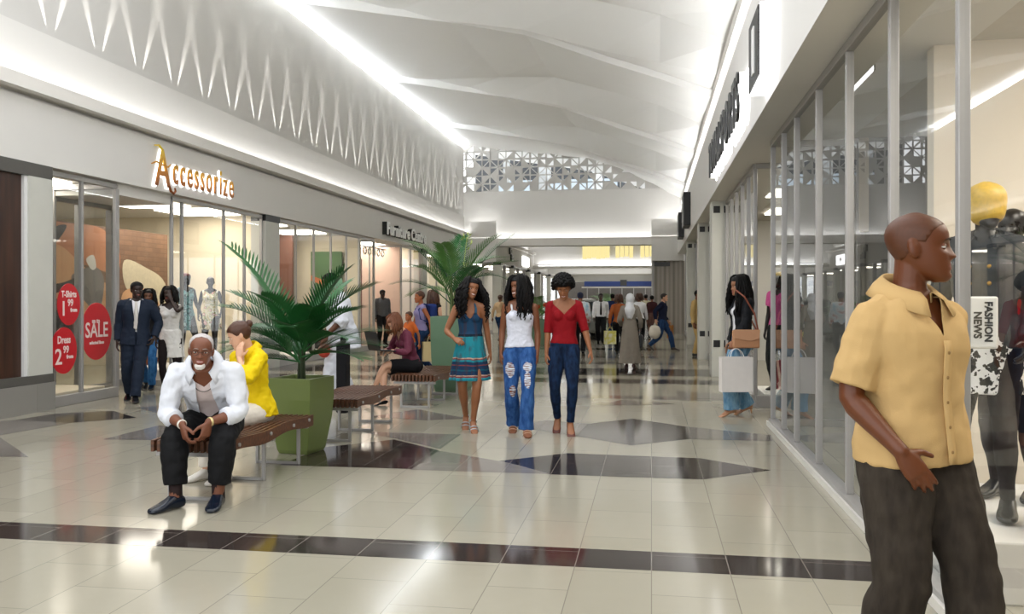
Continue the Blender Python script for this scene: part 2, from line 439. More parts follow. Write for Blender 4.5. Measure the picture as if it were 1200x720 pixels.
        if face and eyes:
            for s in (1, -1):
                c = np.array((s*.0315, -.0675, .0))
                isl(ball(c, (.0135, .0125, .0125), 8), MATS['eye_white'])
                isl(ball(c+np.array((0, -.0092, 0)), (.0066, .0044, .0066), 6), iris or MATS['iris_dark'])
                lv, lf = ball(c, (.0155, .0138, .0138), 10); lv, lf = clip(np.array(lv), lf, [p[2]-c[2]-.0024+.25*(p[1]-c[1]+.012) for p in lv]); isl((lv, lf), skin)
                lv, lf = ball(c, (.0150, .0133, .0133), 10); lv, lf = clip(np.array(lv), lf, [-(p[2]-c[2])-.0062+.2*(p[1]-c[1]+.012) for p in lv]); isl((lv, lf), skin)
            if brow:
                for s in (1, -1):
                    pts = [(s*x, y, z) for x, y, z in ((.013,-.0905,.0215),(.024,-.0915,.0238),(.036,-.0865,.0238),(.047,-.0765,.0190))]
                    isl(tube(pts, [.0028,.0034,.0030,.0014], 6, flat=.6), brow)
            if smile:
                pts = [(x, -.0985+.9*(x*x)/.03, -.0625+smile*(abs(x)/.022)**2*.004) for x in np.linspace(-.021, .021, 7)]
                isl(tube(pts, [(.002,.002)]+[(.0035*smile, .0042*smile)]*5+[(.002,.002)], 6), MATS['teeth'])
        return B.done('body', V, F, mats, mi=mi)
    def garment(B, name, parts, m, clips=(), thick=.004, wrinkle=.008, wscale=.07, voxel=None, smooth=2):
        V, F = remesh(parts, (voxel or B.voxel*1.25), smooth, wrinkle, wscale)
        for g in clips: V, F = clip(V, F, g(V))
        return B.done(name, V, F, m, thick)
    def shirt_parts(B, z0=.86, off=.014, sleeve=.45, so=.016, s1=None, z1=1.425, bust=1.):
        P = [B.torso(z0, z1, off, hem=.93)]+B.traps(off*.7 if not callable(off) else .008)
        P += B.bust((off if not callable(off) else off(1.26))*.8, bust)
        if sleeve: P += [B.arm(s, 0, sleeve, so, so if s1 is None else s1) for s in (1, -1)]
        return P
    def trouser_parts(B, top=1.0, o0=.012, om=.014, o1=.03, t1=.97, off=.012):
        P = [B.torso(.81, top, off)]+B.glute(off*.6)
        for s in (1, -1): P += [B.leg(s, 0, t1, o0, o1, om=om), ball(B.hip[s], ((.097 if B.sex == 'm' else .087)+off,)*3, 8)]
        return P
    def neckline(B, depth=.10, width=.07, back=1.43, top=1.405):
        """keep what lies under the neckline: a rounded V of that depth at the front"""
        def g(V):
            q = B.cl(V); x = np.abs(q[:, 0]); fr = q[:, 1] < 0
            line = np.where(fr, top-depth*(1-np.minimum(1, x/width)), back)
            return np.where(x < width*1.6, line-q[:, 2], .05)
        return g
    def shoes(B, m, off=.007, sole=.0, h=1., long=.01, heel=0., cut=None, name='shoe'):
        for s in (1, -1):
            P = [B.footp(s, off, h, .0, long)]
            if heel:
                R = B.foot[s]; o = B.ank[s]+R@np.array((0, .035, -.07)); P.append(tube([o, np.array((o[0], o[1]+.005, .012))], [.018, .008], 8))
            V, F = remesh(P, min(B.voxel, .006), 2)
            if cut is not None:
                R = B.foot[s]; q = (V-B.ank[s])@R; V, F = clip(V, F, cut(q))
            B.done(name, V, F, m, .003 if cut is not None else 0)
    def haircap(B, m, off=.010, hl=HL, lump=0., ls=.03, name='hair', more=(), lift=0.):
        V, F = head_mesh(False, B.sex, 40, 48); V = np.array(V); c = np.array((0, .004, .0))
        U = V-c; U /= np.linalg.norm(U, axis=1)[:, None]
        W = V.copy()
        for i, p in enumerate(V):
            l = off+(lump*(mnoise.noise(Vector(p/ls))) if lump else 0)
            if off > .004:
                gg = p[2]-lift-np.interp(math.degrees(math.atan2(abs(p[0]), -p[1])), [a for a, z in hl], [z for a, z in hl]); l *= min(1, max(.3, .3+gg/.04))
            W[i] = p+U[i]*l
        az = np.degrees(np.arctan2(np.abs(V[:, 0]), -V[:, 1])); g = V[:, 2]-lift-np.interp(az, [a for a, z in hl], [z for a, z in hl])
        W, F = clip(W, F, g)
        v, f = [B.C+B.Rh@(p*B.headk) for p in W], F
        if not len(more): return B.done(name, v, f, m, off+.004)
        # closed shell: skin the clipped cap together with the extra pieces
        o = B.done(name, v, f, m, off+.004); 
        mv, mf = merge(more); me = bpy.data.meshes.new('x')
        base = o.data; n = len(base.vertices)
        vv = [np.array(p.co) for p in base.vertices]+[np.asarray(p)*B.k for p in mv]; ff = [tuple(p.vertices) for p in base.polygons]+[tuple(i+n for i in q) for q in mf]
        bpy.data.objects.remove(o); o = mesh_obj(name, vv, ff, m, B.root)
        s = o.modifiers.new('t', 'SOLIDIFY'); s.thickness = .004*B.k; s.offset = -1
        return o
    def strands(B, n=150, L=.28, puff=.05, wave=.012, freq=3., r=.011, phis=(50, 180), seed=1, side=None, jit=1., lenvar=.25, top=.1):
        rg = random.Random(seed); P = []; yawR = ypr(math.degrees(math.atan2(B.Rh[0, 1]*-1, B.Rh[1, 1])), 0, 0)
        for i in range(n):
            sx = rg.choice((-1, 1)) if side is None else side
            ph = math.radians(rg.uniform(*phis)); dr = np.array((sx*math.sin(ph), -math.cos(ph), 0))
            rad = 1/math.sqrt((math.sin(ph)/.080)**2+(math.cos(ph)/.104)**2); lay = rg.uniform(.006, .024)
            ln = L*(1+rg.uniform(-lenvar, lenvar)); pf = puff*rg.uniform(.5, 1.15); w0 = rg.uniform(0, 6.28); am = wave*rg.uniform(.6, 1.3); pts = []
            tz = rg.uniform(.02, .085)
            for u in np.linspace(0, 1, 4)[:-1]:
                a = (1-u)*math.asin(min(1, .9))
                rr = (rad+lay)*math.cos(a*.9); z = tz+(.118+lay-tz)*math.sin(a)/.9*.98
                p = dr*rr; p[2] = z; pts.append(B.C+B.Rh@p)
            p0 = dr*(rad+lay); p0[2] = tz; b = B.C+B.Rh@p0
            N = max(6, int(ln*freq*14)); perp = np.cross(dr, (0, 0, 1.))
            for u in np.linspace(0, 1, N):
                wv = math.sin(w0+u*ln*freq*26)*am*min(1, u*4); wv2 = math.cos(w0+u*ln*freq*26)*am*min(1, u*4)
                pts.append(b+yawR@(dr*(pf*math.sin(min(1, u*1.3)*PI*.55)+wv2*.6)+perp*wv)+np.array((0, 0, -ln*u)))
            k = len(pts); P.append(tube(pts, [r*(.7 if j < 2 else 1-.65*max(0, (j/(k-1)-.55)/.45)) for j in range(k)], 5))
        return P
    def collar(B, m, gap=24, drop=.060, h=.032, fall=.05, rx=.070, ry=.072, spread=.034, zb0=1.452):
        V = []; F = []; N = 30
        for i in range(N+1):
            a = math.radians(-(180-gap)+2*(180-gap)*i/N); f = (1-math.cos(a))/2      # 0 at the back, 1 at the front
            s_, c = math.sin(a), math.cos(a); zb = zb0-drop*f; kx = rx*(1-.10*f); tip = max(0, f-.72)/.28
            for k, (rr, dz) in enumerate(((0, 0), (.002-.004*f, h), (.006, h+.002), (spread*.6, h-.4*fall), (spread+.010*tip, h-fall-.026*tip))):
                V.append(B.at(1.42, (s_*(kx+rr), .012+c*(ry+rr)-(.012*tip if k > 2 else 0), zb+dz-1.42)))
        for i in range(N):
            for k in range(4): o = i*5+k; F.append((o, o+1, o+6, o+5))
        return B.done('collar', V, F, m, .003)
    def skirt(B, z0, z1, w0, w1, d0, d1, folds=9, amp=.012, cy=0., n=72, seed=0):
        rings = []; N = 14
        for i in range(N+1):
            t = i/N; z = z0+(z1-z0)*t; e = t**.8; w = w0+(w1-w0)*e; d = d0+(d1-d0)*e; p = B.at(max(z, .85), (0, 0, 0)); ring = []
            for j in range(n):
                a = 2*PI*j/n; q = 1+amp*t/.1*(math.sin(folds*a+seed)+.5*math.sin((folds*2-3)*a+1.3*seed))*.5
                ring.append(np.array((p[0]+w*q*math.cos(a), p[1]+cy*t+.006+d*q*math.sin(a), z+p[2]-max(z, .85))))
            rings.append(ring)
        return loft(rings)
    def openfront(B, w0=.05, w1=.10, z0=.9, z1=1.42):
        def g(V):
            q = B.cl(V); wd = np.interp(q[:, 2], [z0, z1], [w1, w0]); return np.where(q[:, 1] < -.015, np.abs(q[:, 0])-wd, .2)
        return g
    def below(B, z):
        return lambda V: z-np.where(np.abs(B.cl(V)[:, 0]) < .11, B.cl(V)[:, 2], -9)
    def grip(B, s, u=.075):
        d, n = B.hand[s][:2]; p = (B.wri[s]+d*u+n*.02)*B.k; e = B.root; a = e.rotation_euler[2]; c, sn = math.cos(a), math.sin(a)
        return np.array((e.location[0]+c*p[0]-sn*p[1], e.location[1]+sn*p[0]+c*p[1], e.location[2]+p[2]))
MATS_done = False
def base_people_mats():
    mat('eye_white', '#d8d2cc', .25, var=.02); mat('iris_dark', '#20130c', .15, var=.05); mat('teeth', '#efe9e0', .3, var=.02)
    mat('black_hair', '#070505', .6, var=.25, vs=60, bump=.4, bs=90, spec=.22); mat('brown_hair', '#4a2a18', .45, var=.3, vs=60, bump=.4, bs=90)
base_people_mats()
def skinm(name, col, rough=.48): return mat(name, col, rough, var=.10, vs=14, bump=.08, bs=180, spec=.45)
def person(label, loc, rz, B, group=None, cat='person', name='person'):
    e = empty(name, loc, math.radians(rz), label, cat, group); B.root = e; return e
# ------------------------------------------------------------------ camera
FPX = 1015.; CAMH = 1.45; YAW = math.atan(163.5/FPX); SY, CY = math.sin(YAW), math.cos(YAW)
def ray(x, y): l = (x-600)/FPX; return np.array((-SY+l*CY, CY+l*SY, (350-y)/FPX))
def fl(x, y, z=0.): r = ray(x, y); d = (z-CAMH)/r[2]; return np.array((d*r[0], d*r[1], z))       # a point of the floor read off the photograph
cam = bpy.data.cameras.new('camera'); cam_o = bpy.data.objects.new('camera', cam); COL.objects.link(cam_o)
cam.sensor_width = 36; cam.lens = 36*FPX/1200; cam.shift_y = -10/1200; cam.clip_start = .05; cam.clip_end = 300
cam_o.location = (0, 0, CAMH); cam_o.rotation_euler = (PI/2, 0, YAW); SC.camera = cam_o
SC.view_settings.view_transform = 'Standard'; SC.view_settings.look = 'None'; SC.view_settings.gamma = 1; SC.view_settings.use_curve_mapping = False
SC.view_settings.exposure = 1.0
try:
    SC.cycles.use_denoising = True; SC.cycles.denoiser = 'OPENIMAGEDENOISE'; SC.cycles.sample_clamp_indirect = 6; SC.cycles.caustics_reflective = False; SC.cycles.caustics_refractive = False
    SC.cycles.max_bounces = 10; SC.cycles.diffuse_bounces = 5; SC.cycles.glossy_bounces = 4; SC.cycles.transparent_max_bounces = 24
except Exception: pass
W = bpy.data.worlds.new('daylight'); SC.world = W; W.use_nodes = True
W.node_tree.nodes['Background'].inputs[0].default_value = (.97, .985, 1, 1); W.node_tree.nodes['Background'].inputs[1].default_value = 1.3
# ------------------------------------------------------------------ materials of the place
plaster = mat('white_plaster', '#dcdad6', .75, var=.015, vs=3)
plaster_grey = mat('grey_plaster', '#cfcdc9', .8, var=.015, vs=3)
ceil_m = mat('ceiling_white', '#f3f3f1', .8, var=.01, vs=2)
lip_m = mat('lip_plaster', '#e4e1dc', .75, var=.015)
metal = mat('brushed_aluminium', '#a5a3a1', .38, .35, var=.04, vs=30)
metal_d = mat('dark_steel', '#4a4a4b', .4, .6, var=.05)
cream = mat('cream_wall', '#e2d7bf', .7, var=.02, vs=2); pink = mat('pink_wall', '#d9b8a8', .7, var=.03, vs=2)
shopgrey = mat('shop_grey', '#8d8b88', .7, var=.04, vs=2); shopwhite = mat('shop_white', '#d9d6d0', .7, var=.02, vs=2)
darkshop = mat('shop_dark', '#4b4845', .7, var=.08, vs=2); black = mat('black_paint', '#0c0c0d', .4, var=.1)
stone = mat('pale_stone', '#c6c6be', .55, var=.05, vs=5, bump=.05, bs=60)
cove_e = emit('cove_glow', '#ffffff', 4.2); cove_b = emit('cove_back', '#ffffff', 4.0); strip_e = emit('strip_glow', '#f4faff', 6.5); down_e = emit('shop_lamp', '#fff5e6', 5.2); white_e = emit('sign_white', '#ffffff', 2.0); far_e = emit('cove_far', '#ffffff', 4.0)
def glass_mat():
    m, nt, b, o = newmat('shop_glass'); nt.nodes.remove(b)
    t = nt.nodes.new('ShaderNodeBsdfTransparent'); t.inputs[0].default_value = (.95, .965, .96, 1)
    g = nt.nodes.new('ShaderNodeBsdfGlossy'); g.inputs['Roughness'].default_value = .0; g.inputs[0].default_value = (.95, .96, .97, 1)
    f = nt.nodes.new('ShaderNodeFresnel'); ge = nt.nodes.new('ShaderNodeNewGeometry'); nt.links.new(math_(nt, 'SUBTRACT', 1.5, math_(nt, 'MULTIPLY', ge.outputs['Backfacing'], 1.5-1/1.5)), f.inputs[0])
    x = nt.nodes.new('ShaderNodeMixShader')
    nt.links.new(f.outputs[0], x.inputs[0]); nt.links.new(t.outputs[0], x.inputs[1]); nt.links.new(g.outputs[0], x.inputs[2]); nt.links.new(x.outputs[0], o.inputs[0]); return m
glass = glass_mat()
def tile_mat(name, c1, c2, grout, rough):
    m, nt, b, o = newmat(name); setb(b, rough, 0, .34)
    s = nt.nodes.new('ShaderNodeSeparateXYZ'); nt.links.new(objco(nt), s.inputs[0]); cb = nt.nodes.new('ShaderNodeCombineXYZ')
    nt.links.new(s.outputs[1], cb.inputs[0]); nt.links.new(s.outputs[0], cb.inputs[1])
    br = nt.nodes.new('ShaderNodeTexBrick'); nt.links.new(cb.outputs[0], br.inputs['Vector'])
    for k, v in (('Scale', 1.), ('Mortar Size', .0028), ('Mortar Smooth', .3), ('Bias', 0.), ('Brick Width', .66), ('Row Height', .41)): br.inputs[k].default_value = v
    br.offset = .5; br.inputs['Color1'].default_value = (*c1, 1); br.inputs['Color2'].default_value = (*c2, 1); br.inputs['Mortar'].default_value = (*grout, 1)
    n = noise_(nt, 9, detail=5); n2 = noise_(nt, 60, detail=2)
    c = mix(nt, math_(nt, 'MULTIPLY', n, .22), br.outputs['Color'], tuple(x*.72 for x in c1))
    nt.links.new(c, b.inputs['Base Color'])
    nt.links.new(math_(nt, 'ADD', math_(nt, 'MULTIPLY', n2, .06), rough-.03), b.inputs['Roughness'])
    bump_(nt, b, br.outputs['Fac'], -.25, .002); return m
tile_light = tile_mat('tile_light', lin('#a5a090'), lin('#9d9888'), lin('#7d786d'), .13)
tile_grey = tile_mat('tile_grey', lin('#7f7973'), lin('#78726c'), lin('#98928a'), .10)
tile_dark = tile_mat('tile_dark', lin('#3a322f'), lin('#332d2b'), lin('#8c857e'), .09)
wood_m = None
def wood(name, c1, c2, sc=(30, 3, 3), rough=.45):
    m, nt, b, o = newmat(name); setb(b, rough)
    n = noise_(nt, 1., mapped(nt, sc), 6); nt.links.new(ramp(nt, n, [(.3, lin(c1)), (.7, lin(c2))]), b.inputs['Base Color'])
    bump_(nt, b, n, .15, .003); MATS[name] = m; return m
# ------------------------------------------------------------------ floor
fm = MB(); fm.box(-14, 8, -6, 80, -.1, 0, 0)
def inlay(pts, mi, z): fm.poly([(*fl(x, y)[:2], z) for x, y in pts], mi)
XL, XR = -8.0, 1.36
def cross(y0, y1, mi, x0=XL, x1=XR, z=.0008): fm.quad((x0, y0, z), (x1, y0, z), (x1, y1, z), (x0, y1, z), mi)
cross(4.67, 5.02, 2); cross(14.9, 15.7, 2); cross(16.4, 18.0, 2); cross(21.2, 21.9, 1); cross(24.5, 25.3, 2); cross(30.5, 31.5, 2)
cross(12.6, 13.0, 1); cross(19.2, 19.8, 1)
K = 2
for pts, mi in (
    ([(675.5,511.4),(689,497),(741.5,491),(801.5,500),(807.5,515),(740,522.5)],2), ([(578,541.4),(665,531.5),(821,537.5),(903.5,551.6),(824,562.4),(644,556.4)],2),
    ([(480,551),(511,528),(600,543.5),(644,556)],1), ([(327,545.5),(381,524.5),(462,515.5),(514.5,528.4),(483,550)],2), ([(424.5,506.5),(540,509.5),(516,526.6),(468,515.5)],1),
    ([(801.5,500),(903.5,510.5),(905,517.4),(807.5,515)],1), ([(792.5,458.6),(860,462.5),(868,469),(794,466.5)],1), ([(16,493),(65,485),(133,482),(160,490),(84,496)],2),
    ([(-20,514),(-20,495),(16,493),(84,496)],1), ([(-40,513),(0,513),(33.6,536),(-40,535)],1), ([(120,515.5),(186,499),(240,505),(240,517)],1), ([(432,489),(490,480),(548,491),(500,493)],1),
    ([(160,478),(230,472),(255,481),(190,486)],1), ([(728,469),(792,474),(700,476)],1), ([(640,493),(690,497),(675,511),(600,500)],1)):
    inlay(pts, mi, .0010+.0001*K); K += 1
floor = struct(fm.build('floor', [tile_light, tile_grey, tile_dark]))
# ------------------------------------------------------------------ left side of the mall
Y0, YE = 1.0, 36.0
def sbox(name, m, *b): return struct(MB().box(*b).build(name, m))
sbox('wall_left', plaster, -8.3, -7.75, Y0, YE, 3.17, 3.98)
m = MB(); m.box(-7.95, -7.60, Y0, YE+.4, 4.04, 4.10); m.box(-7.66, -7.60, Y0, YE+.4, 4.10, 4.21); struct(m.build('trim_1', lip_m))
sbox('wall_left', plaster, -7.93, -7.86, Y0, YE, 3.98, 4.93)
sbox('wall_left', plaster_grey, -8.3, -8.05, Y0, YE+.8, 4.1, 7.93)
def light_thing(name, label, mb, m, group=None, cat='light'):
    o = mb.build(name, m); return tag(o, label, cat, group)
light_thing('cove_light', 'long warm white light strip hidden in the ledge over the left shopfronts', MB().box(-7.84, -7.70, Y0, YE, 4.105, 4.13), cove_e)
light_thing('clerestory_light', 'bright bluish white light band along the top of the left wall', MB().box(-8.30, -8.27, Y0, YE+.2, 7.94, 8.33), strip_e)
light_thing('cove_light', 'extra hidden cool white light strip added at the left wall top to brighten the ceiling', MB().box(-8.22, -8.12, Y0, YE, 7.931, 7.945), emit('ceiling_fill', '#f2f8ff', 24.))  # extra unseen strip, added to brighten the ceiling on the left
up = 0
upx = [9.58+1.032*i for i in range(-2, 26)]
for y in upx:       # small wall washers behind the parapet: two narrow beams each
    for s in (-1, 1):
        l = bpy.data.lights.new('wall_washer', 'SPOT'); l.energy = 230; l.spot_size = math.radians(13); l.spot_blend = 1.; l.shadow_soft_size = .01; l.color = (1, .97, .92)
        o = bpy.data.objects.new('wall_washer', l); COL.objects.link(o); o.location = (-8.02, y+s*.02, 4.93)
        l.use_nodes = True; lt_ = l.node_tree; fo = lt_.nodes.new('ShaderNodeLightFalloff'); fo.inputs['Strength'].default_value = 1.; em_ = [n_ for n_ in lt_.nodes if n_.type == 'EMISSION'][0]; lt_.links.new(fo.outputs['Linear'], em_.inputs['Strength'])
        o.rotation_euler = Vector((-.028, s*.37, 1)).to_track_quat('-Z', 'Y').to_euler(); up += 1
# ------------------------------------------------------------------ right side
sbox('wall_right', plaster, 1.05, 2.2, -1, YE, 3.25, 4.62)
sbox('wall_right', plaster, 1.27, 1.6, -1, YE, 4.62, 6.7); sbox('trim_6', lip_m, 1.16, 1.27, -1, YE, 5.30, 5.47)
light_thing('cove_light', 'hidden white light strip on the ledge over the right shopfronts', MB().box(1.12, 1.2, 1., YE, 4.63, 4.65), emit('cove_soft', '#ffffff', 11.))
# ------------------------------------------------------------------ folded ceiling
prof = [(1.30, 5.60), (.2, 5.98), (-.87, 6.36), (-2.57, 7.05), (-4.2, 7.50), (-5.7, 7.84), (-7.0, 8.12), (-8.3, 8.36)]
def crow(y, dz, sh, gr=0.):
    out = []
    for i, (x, z) in enumerate(prof):
        u = min(1.25, max(0, (1.3-x)/5.3)); a = dz*min(1, max(0, (x+7.2)/4.5))*min(1, .35+max(0, (1.3-x)/2.2))
        out.append((x, y+sh*u, z+a+gr))
    return out
rows = []
y = -6.4
while y < 36:
    rows += [crow(y, .55, 2.6), crow(y+1.5, 0, 1.9), crow(y+3.1, .16, .5), crow(y+3.13, .16, .5, -.13), crow(y+5.0, .30, 1.6, -.06)]
    y += 7.0
rows = [r for r in rows if r[0][1] < 36.5]; rows.append(crow(37.6, .2, 1.9))
rows = [r for r in rows if 10.4 < r[0][1] < 40]
V = []; F = []
n = len(prof)
for r in rows: V += r
for i in range(len(rows)-1):
    for j in range(n-1): F.append((i*n+j, i*n+j+1, (i+1)*n+j+1, (i+1)*n+j))
o = mesh_obj('ceiling', V, F, ceil_m, smooth=False); s = o.modifiers.new('t', 'SOLIDIFY'); s.thickness = .12; s.offset = 1; struct(o)
m = MB(); m.box(-8.3, 1.6, -.75, -.55, 4.5, 9.6); struct(m.build('light_block_wall', plaster))  # unseen wall added behind the camera to keep daylight off the ceiling folds
# ------------------------------------------------------------------ end bulkhead with perforated screen
m = MB(); m.box(-8.3, 1.4, YE+.75, YE+1.0, 3.68, 6.06); struct(m.build('wall_back', plaster))
m = MB(); m.box(-6.5, .05, YE+.30, YE+.9, 3.68, 3.90); m.box(-6.5, .05, YE+.30, YE+.36, 3.9, 4.0); struct(m.build('trim_2', lip_m))
light_thing('cove_light', 'hidden white light strip along the foot of the far white bulkhead', MB().box(-6.5, .05, YE+.45, YE+.60, 3.90, 3.93), cove_b)
for x0, x1, nm in ((-7.9, -6.5, 'wall_back'), (.0, 1.3, 'wall_back')):
    m = MB(); m.box(x0, x1, YE+.05, YE+.20, 4.05, 4.72); m.box(x0, x1, YE, YE+.75, 3.0, 4.0); struct(m.build(nm, plaster))
    light_thing('cove_light', 'short hidden white light strip on the far left corner block' if x0 < -1 else 'short hidden white light strip on the far right corner block', MB().box(x0+.1, x1-.1, YE+.25, YE+.4, 4.5, 4.53), cove_b)
def screen():
    rg = random.Random(11); S = MB(); c = .70; yy = YE+.86; t = .03
    x = -8.3
    def zc(x): return float(np.interp(-x, [-p[0] for p in prof], [p[1] for p in prof]))+.25
    cols = [[], [], []]
    ix = 0
    while x < .9:
        z = 6.06; iz = 0
        while z < 8.3:
            if z < zc(x)+.1:
                cx, cz = x+c/2, z+c/2; b = [(x,z),(x+c/2,z),(x+c,z),(x+c,z+c/2),(x+c,z+c),(x+c/2,z+c),(x,z+c),(x,z+c/2)]
                p_open = .80 if x < -2.6 else .42 if x < -1.6 else .2
                flip = (ix+iz) % 2
                for k in range(8):
                    tri = np.array([b[k], b[(k+1) % 8], (cx, cz)]); g = tri.mean(0)
                    if rg.random() < p_open*.9:
                        sh = .80 if rg.random() < .6 else .62; q = g+(tri-g)*sh
                        for a in range(3):
                            A, Bq, Cq, D = tri[a], tri[(a+1) % 3], q[(a+1) % 3], q[a]
                            S.quad((A[0],yy,A[1]),(Bq[0],yy,Bq[1]),(Cq[0],yy,Cq[1]),(D[0],yy,D[1]))
                    else: S.poly([(p[0], yy, p[1]) for p in tri])
            z += c; iz += 1
        x += c; ix += 1
    o = S.build('perforated_screen', plaster_grey); md = o.modifiers.new('t', 'SOLIDIFY'); md.thickness = .05; md.offset = -1; return struct(o)
screen()
# void behind the screen: roof trusses in daylight
sbox('wall_back', mat('void_grey', '#4f5255', .8), -8.5, 1.5, 41.5, 41.7, 5.6, 9.5)
for k, (x, w) in enumerate(((-6.9, .30), (-5.2, .55), (-2.7, .45))):
    tag(MB().box(x, x+w, 40.2, 40.4, 6.0, 9.2).build('steel_column', mat('column_white', '#d8dcde', .6)), ('pale roof column seen through the left part of the perforated screen', 'pale wide roof column behind the middle of the perforated screen', 'pale roof column behind the right part of the perforated screen')[k], 'column')
light_thing('sky_glow_panel', 'glowing panel standing in for daylight behind the perforated screen', MB().box(-7.3, -1.6, 41.30, 41.42, 6.5, 7.15), emit('sky_panel', '#dcecf8', .55), cat='light')  # no lamp: a glowing sheet standing in for the sky beyond the void
# ------------------------------------------------------------------ shopfronts
WN = [0]
def shopfront(X, ys, z1, side, mullion=.045, base=.10, mats=None, axis='y', pane_y=None):
    """a glazed front in the plane x = X (axis y) or y = X (axis x): base rail, head rail, mullions, panes"""
    WN[0] += 1; w = empty('window_%d' % WN[0]); w['kind'] = 'structure'
    def bx(mb, a0, a1, d0, d1, za, zb):
        if axis == 'y': mb.box(d0, d1, a0, a1, za, zb)
        else: mb.box(a0, a1, d0, d1, za, zb)
    f = MB(); bx(f, ys[0], ys[-1], X-.05, X+.05, 0, base); bx(f, ys[0], ys[-1], X-.03, X+.03, z1-.07, z1); f.build('frame', metal, w, bevel=.006)
    for y in ys:
        q = MB(); bx(q, y-mullion/2, y+mullion/2, X-mullion*.6, X+mullion*.6, base, z1-.07); q.build('mullion', metal, w, bevel=.006)
    for a, b in zip(ys, ys[1:]):
        q = MB()
        p = [(X, a+mullion/2, base), (X, b-mullion/2, base), (X, b-mullion/2, z1-.07), (X, a+mullion/2, z1-.07)]
        if axis == 'x': p = [(v[1], v[0], v[2]) for v in p]
        q.quad(*p); q.build('pane', glass, w)
    return w
GL = -7.86; GR = 1.37
# left, nearest: clad pier, then the accessories shop
wdark = wood('dark_veneer', '#2a1710', '#45281a', (14, 14, 1.2), .4)
m = MB(); m.box(-8.1, -7.80, Y0, 9.74, .47, 3.0, 0); m.box(-8.1, -7.76, 9.74, 9.80, .47, 3.0, 1); m.box(-8.1, -7.74, 9.80, 10.24, .47, 3.0, 2)
m.box(-8.1, -7.72, Y0, 10.24, .36, .47, 3); m.box(-8.1, -7.70, Y0, 10.24, 0, .36, 4); m.box(-8.1, -7.74, Y0, 10.24, 3.0, 3.17, 3)
tilegrey = tile_mat('plinth_tile', lin('#8e8b86'), lin('#858480'), lin('#6d6a66'), .3)
struct(m.build('wall_left', [wdark, mat('white_reveal', '#dedede', .5), stone, mat('slate_band', '#55534f', .5, var=.1), tilegrey]))
shopfront(GL, [10.28, 10.98, 11.76], 3.15, 'l', base=.14)
shopfront(11.80, [-8.9, GL], 3.15, 'l', axis='x')                      # the glass returns into the doorway
shopfront(-8.95, [11.8, 12.45, 13.25], 3.0, 'l', base=.05, mullion=.09)          # inner doors
shopfront(13.28, [-8.9, GL], 3.15, 'l', axis='x')
shopfront(GL, [13.28, 13.60, 15.05, 15.88, 16.62], 3.15, 'l', base=.14)
sbox('wall_left', plaster, -8.95, GL, 11.8, 13.28, 3.0, 3.17)
def pier(X0, X1, y0, y1, z1, name):
    m = MB()
    if X0 > 0:
        m.box(X0, X1, y0, y1, 0, z1, 0)
        for z in (.55, z1-.22):
            m.box(X0+.03, X0+.15, y0-.012, y0, z, z+.13, 1); m.box(X0+.22, X0+.30, y0-.012, y0, z, z+.13, 1)
    else: m.box(X0, X1, y0, y1, 0, z1-.13, 0); m.box(X0, X1+.01, y0-.01, y1+.01, z1-.13, z1, 1)
    return struct(m.build(name, [stone, black], bevel=.004))
pier(-8.1, -7.78, 16.66, 17.34, 3.17, 'wall_left')
shopfront(GL, [17.36, 18.35, 19.4, 20.5, 21.6, 22.6, 23.85], 3.15, 'l', base=.14)
shopfront(23.9, [-8.9, GL], 3.15, 'l', axis='x'); shopfront(26.6, [-8.9, GL], 3.15, 'l', axis='x')
shopfront(GL, [26.62, 27.7, 28.9], 3.15, 'l', base=.14)
pier(-8.1, -7.78, 28.95, 29.55, 3.17, 'wall_left')
shopfront(GL, [29.6, 31.2, 32.8, 34.4, 35.9], 3.15, 'l', base=.14)
# left shop interiors
sbox('ceiling', shopwhite, -13, -8.1, Y0, 36, 3.2, 3.3)
sbox('wall_left', shopwhite, -13.2, -13, Y0, 36, 0, 3.2)
sbox('wall_left', cream, -13, GL-.12, 17.25, 17.40, 0, 3.2)
sbox('wall_left', cream, -10.2, GL-.12, 23.0, 23.12, 0, 3.2)
sbox('wall_left', pink, -11, -8.2, 27.6, 27.7, 0, 3.2)
sbox('wall_left', shopwhite, -13, GL-.12, 29.2, 29.3, 0, 3.2)
sbox('wall_left', cream, -13, -8.0, 35.6, 35.8, 0, 3.2)
sbox('wall_left', mat('red_brown_brick', '#6a4638', .8, var=.2, vs=30), -10.6, -9.6, 22.2, 22.3, 0, 3.2)
sbox('wall_left', shopgrey, -13, -8.1, Y0, Y0+.1, 0, 3.2)
LS = [(-9.2, 11.2), (-9.2, 14.6), (-10.6, 13.0), (-9.0, 16.2), (-9.2, 19.0), (-9.2, 21.5), (-10.6, 20.0), (-9.2, 25.4), (-9.2, 27.0), (-9.2, 28.4), (-9.4, 31.5), (-9.4, 34.0)]
for x, y in LS:
    tag(MB().box(x-.6, x+.6, y-.6, y+.6, 3.17, 3.20).build('ceiling_lamp', down_e), 'square warm ceiling lamp inside the left shops', 'light', 'square ceiling lamps in the left shops')
# display plinths in the windows
def plinth(name, x0, x1, y0, y1, h, label, m): return tag(MB().box(x0, x1, y0, y1, 0, h).build(name, m, bevel=.01), label, 'plinth')
plinth('display_plinth', -9.2, -8.0, 13.7, 16.55, .22, 'low white display plinth under the two mannequins in the left window', shopwhite)
plinth('display_plinth', -9.2, -8.0, 10.4, 11.72, .16, 'low pale display plinth behind the red sale stickers', cream)
plinth('display_plinth', -9.0, -8.0, 17.6, 22.8, .16, 'long low display plinth in the furniture shop window', shopwhite)
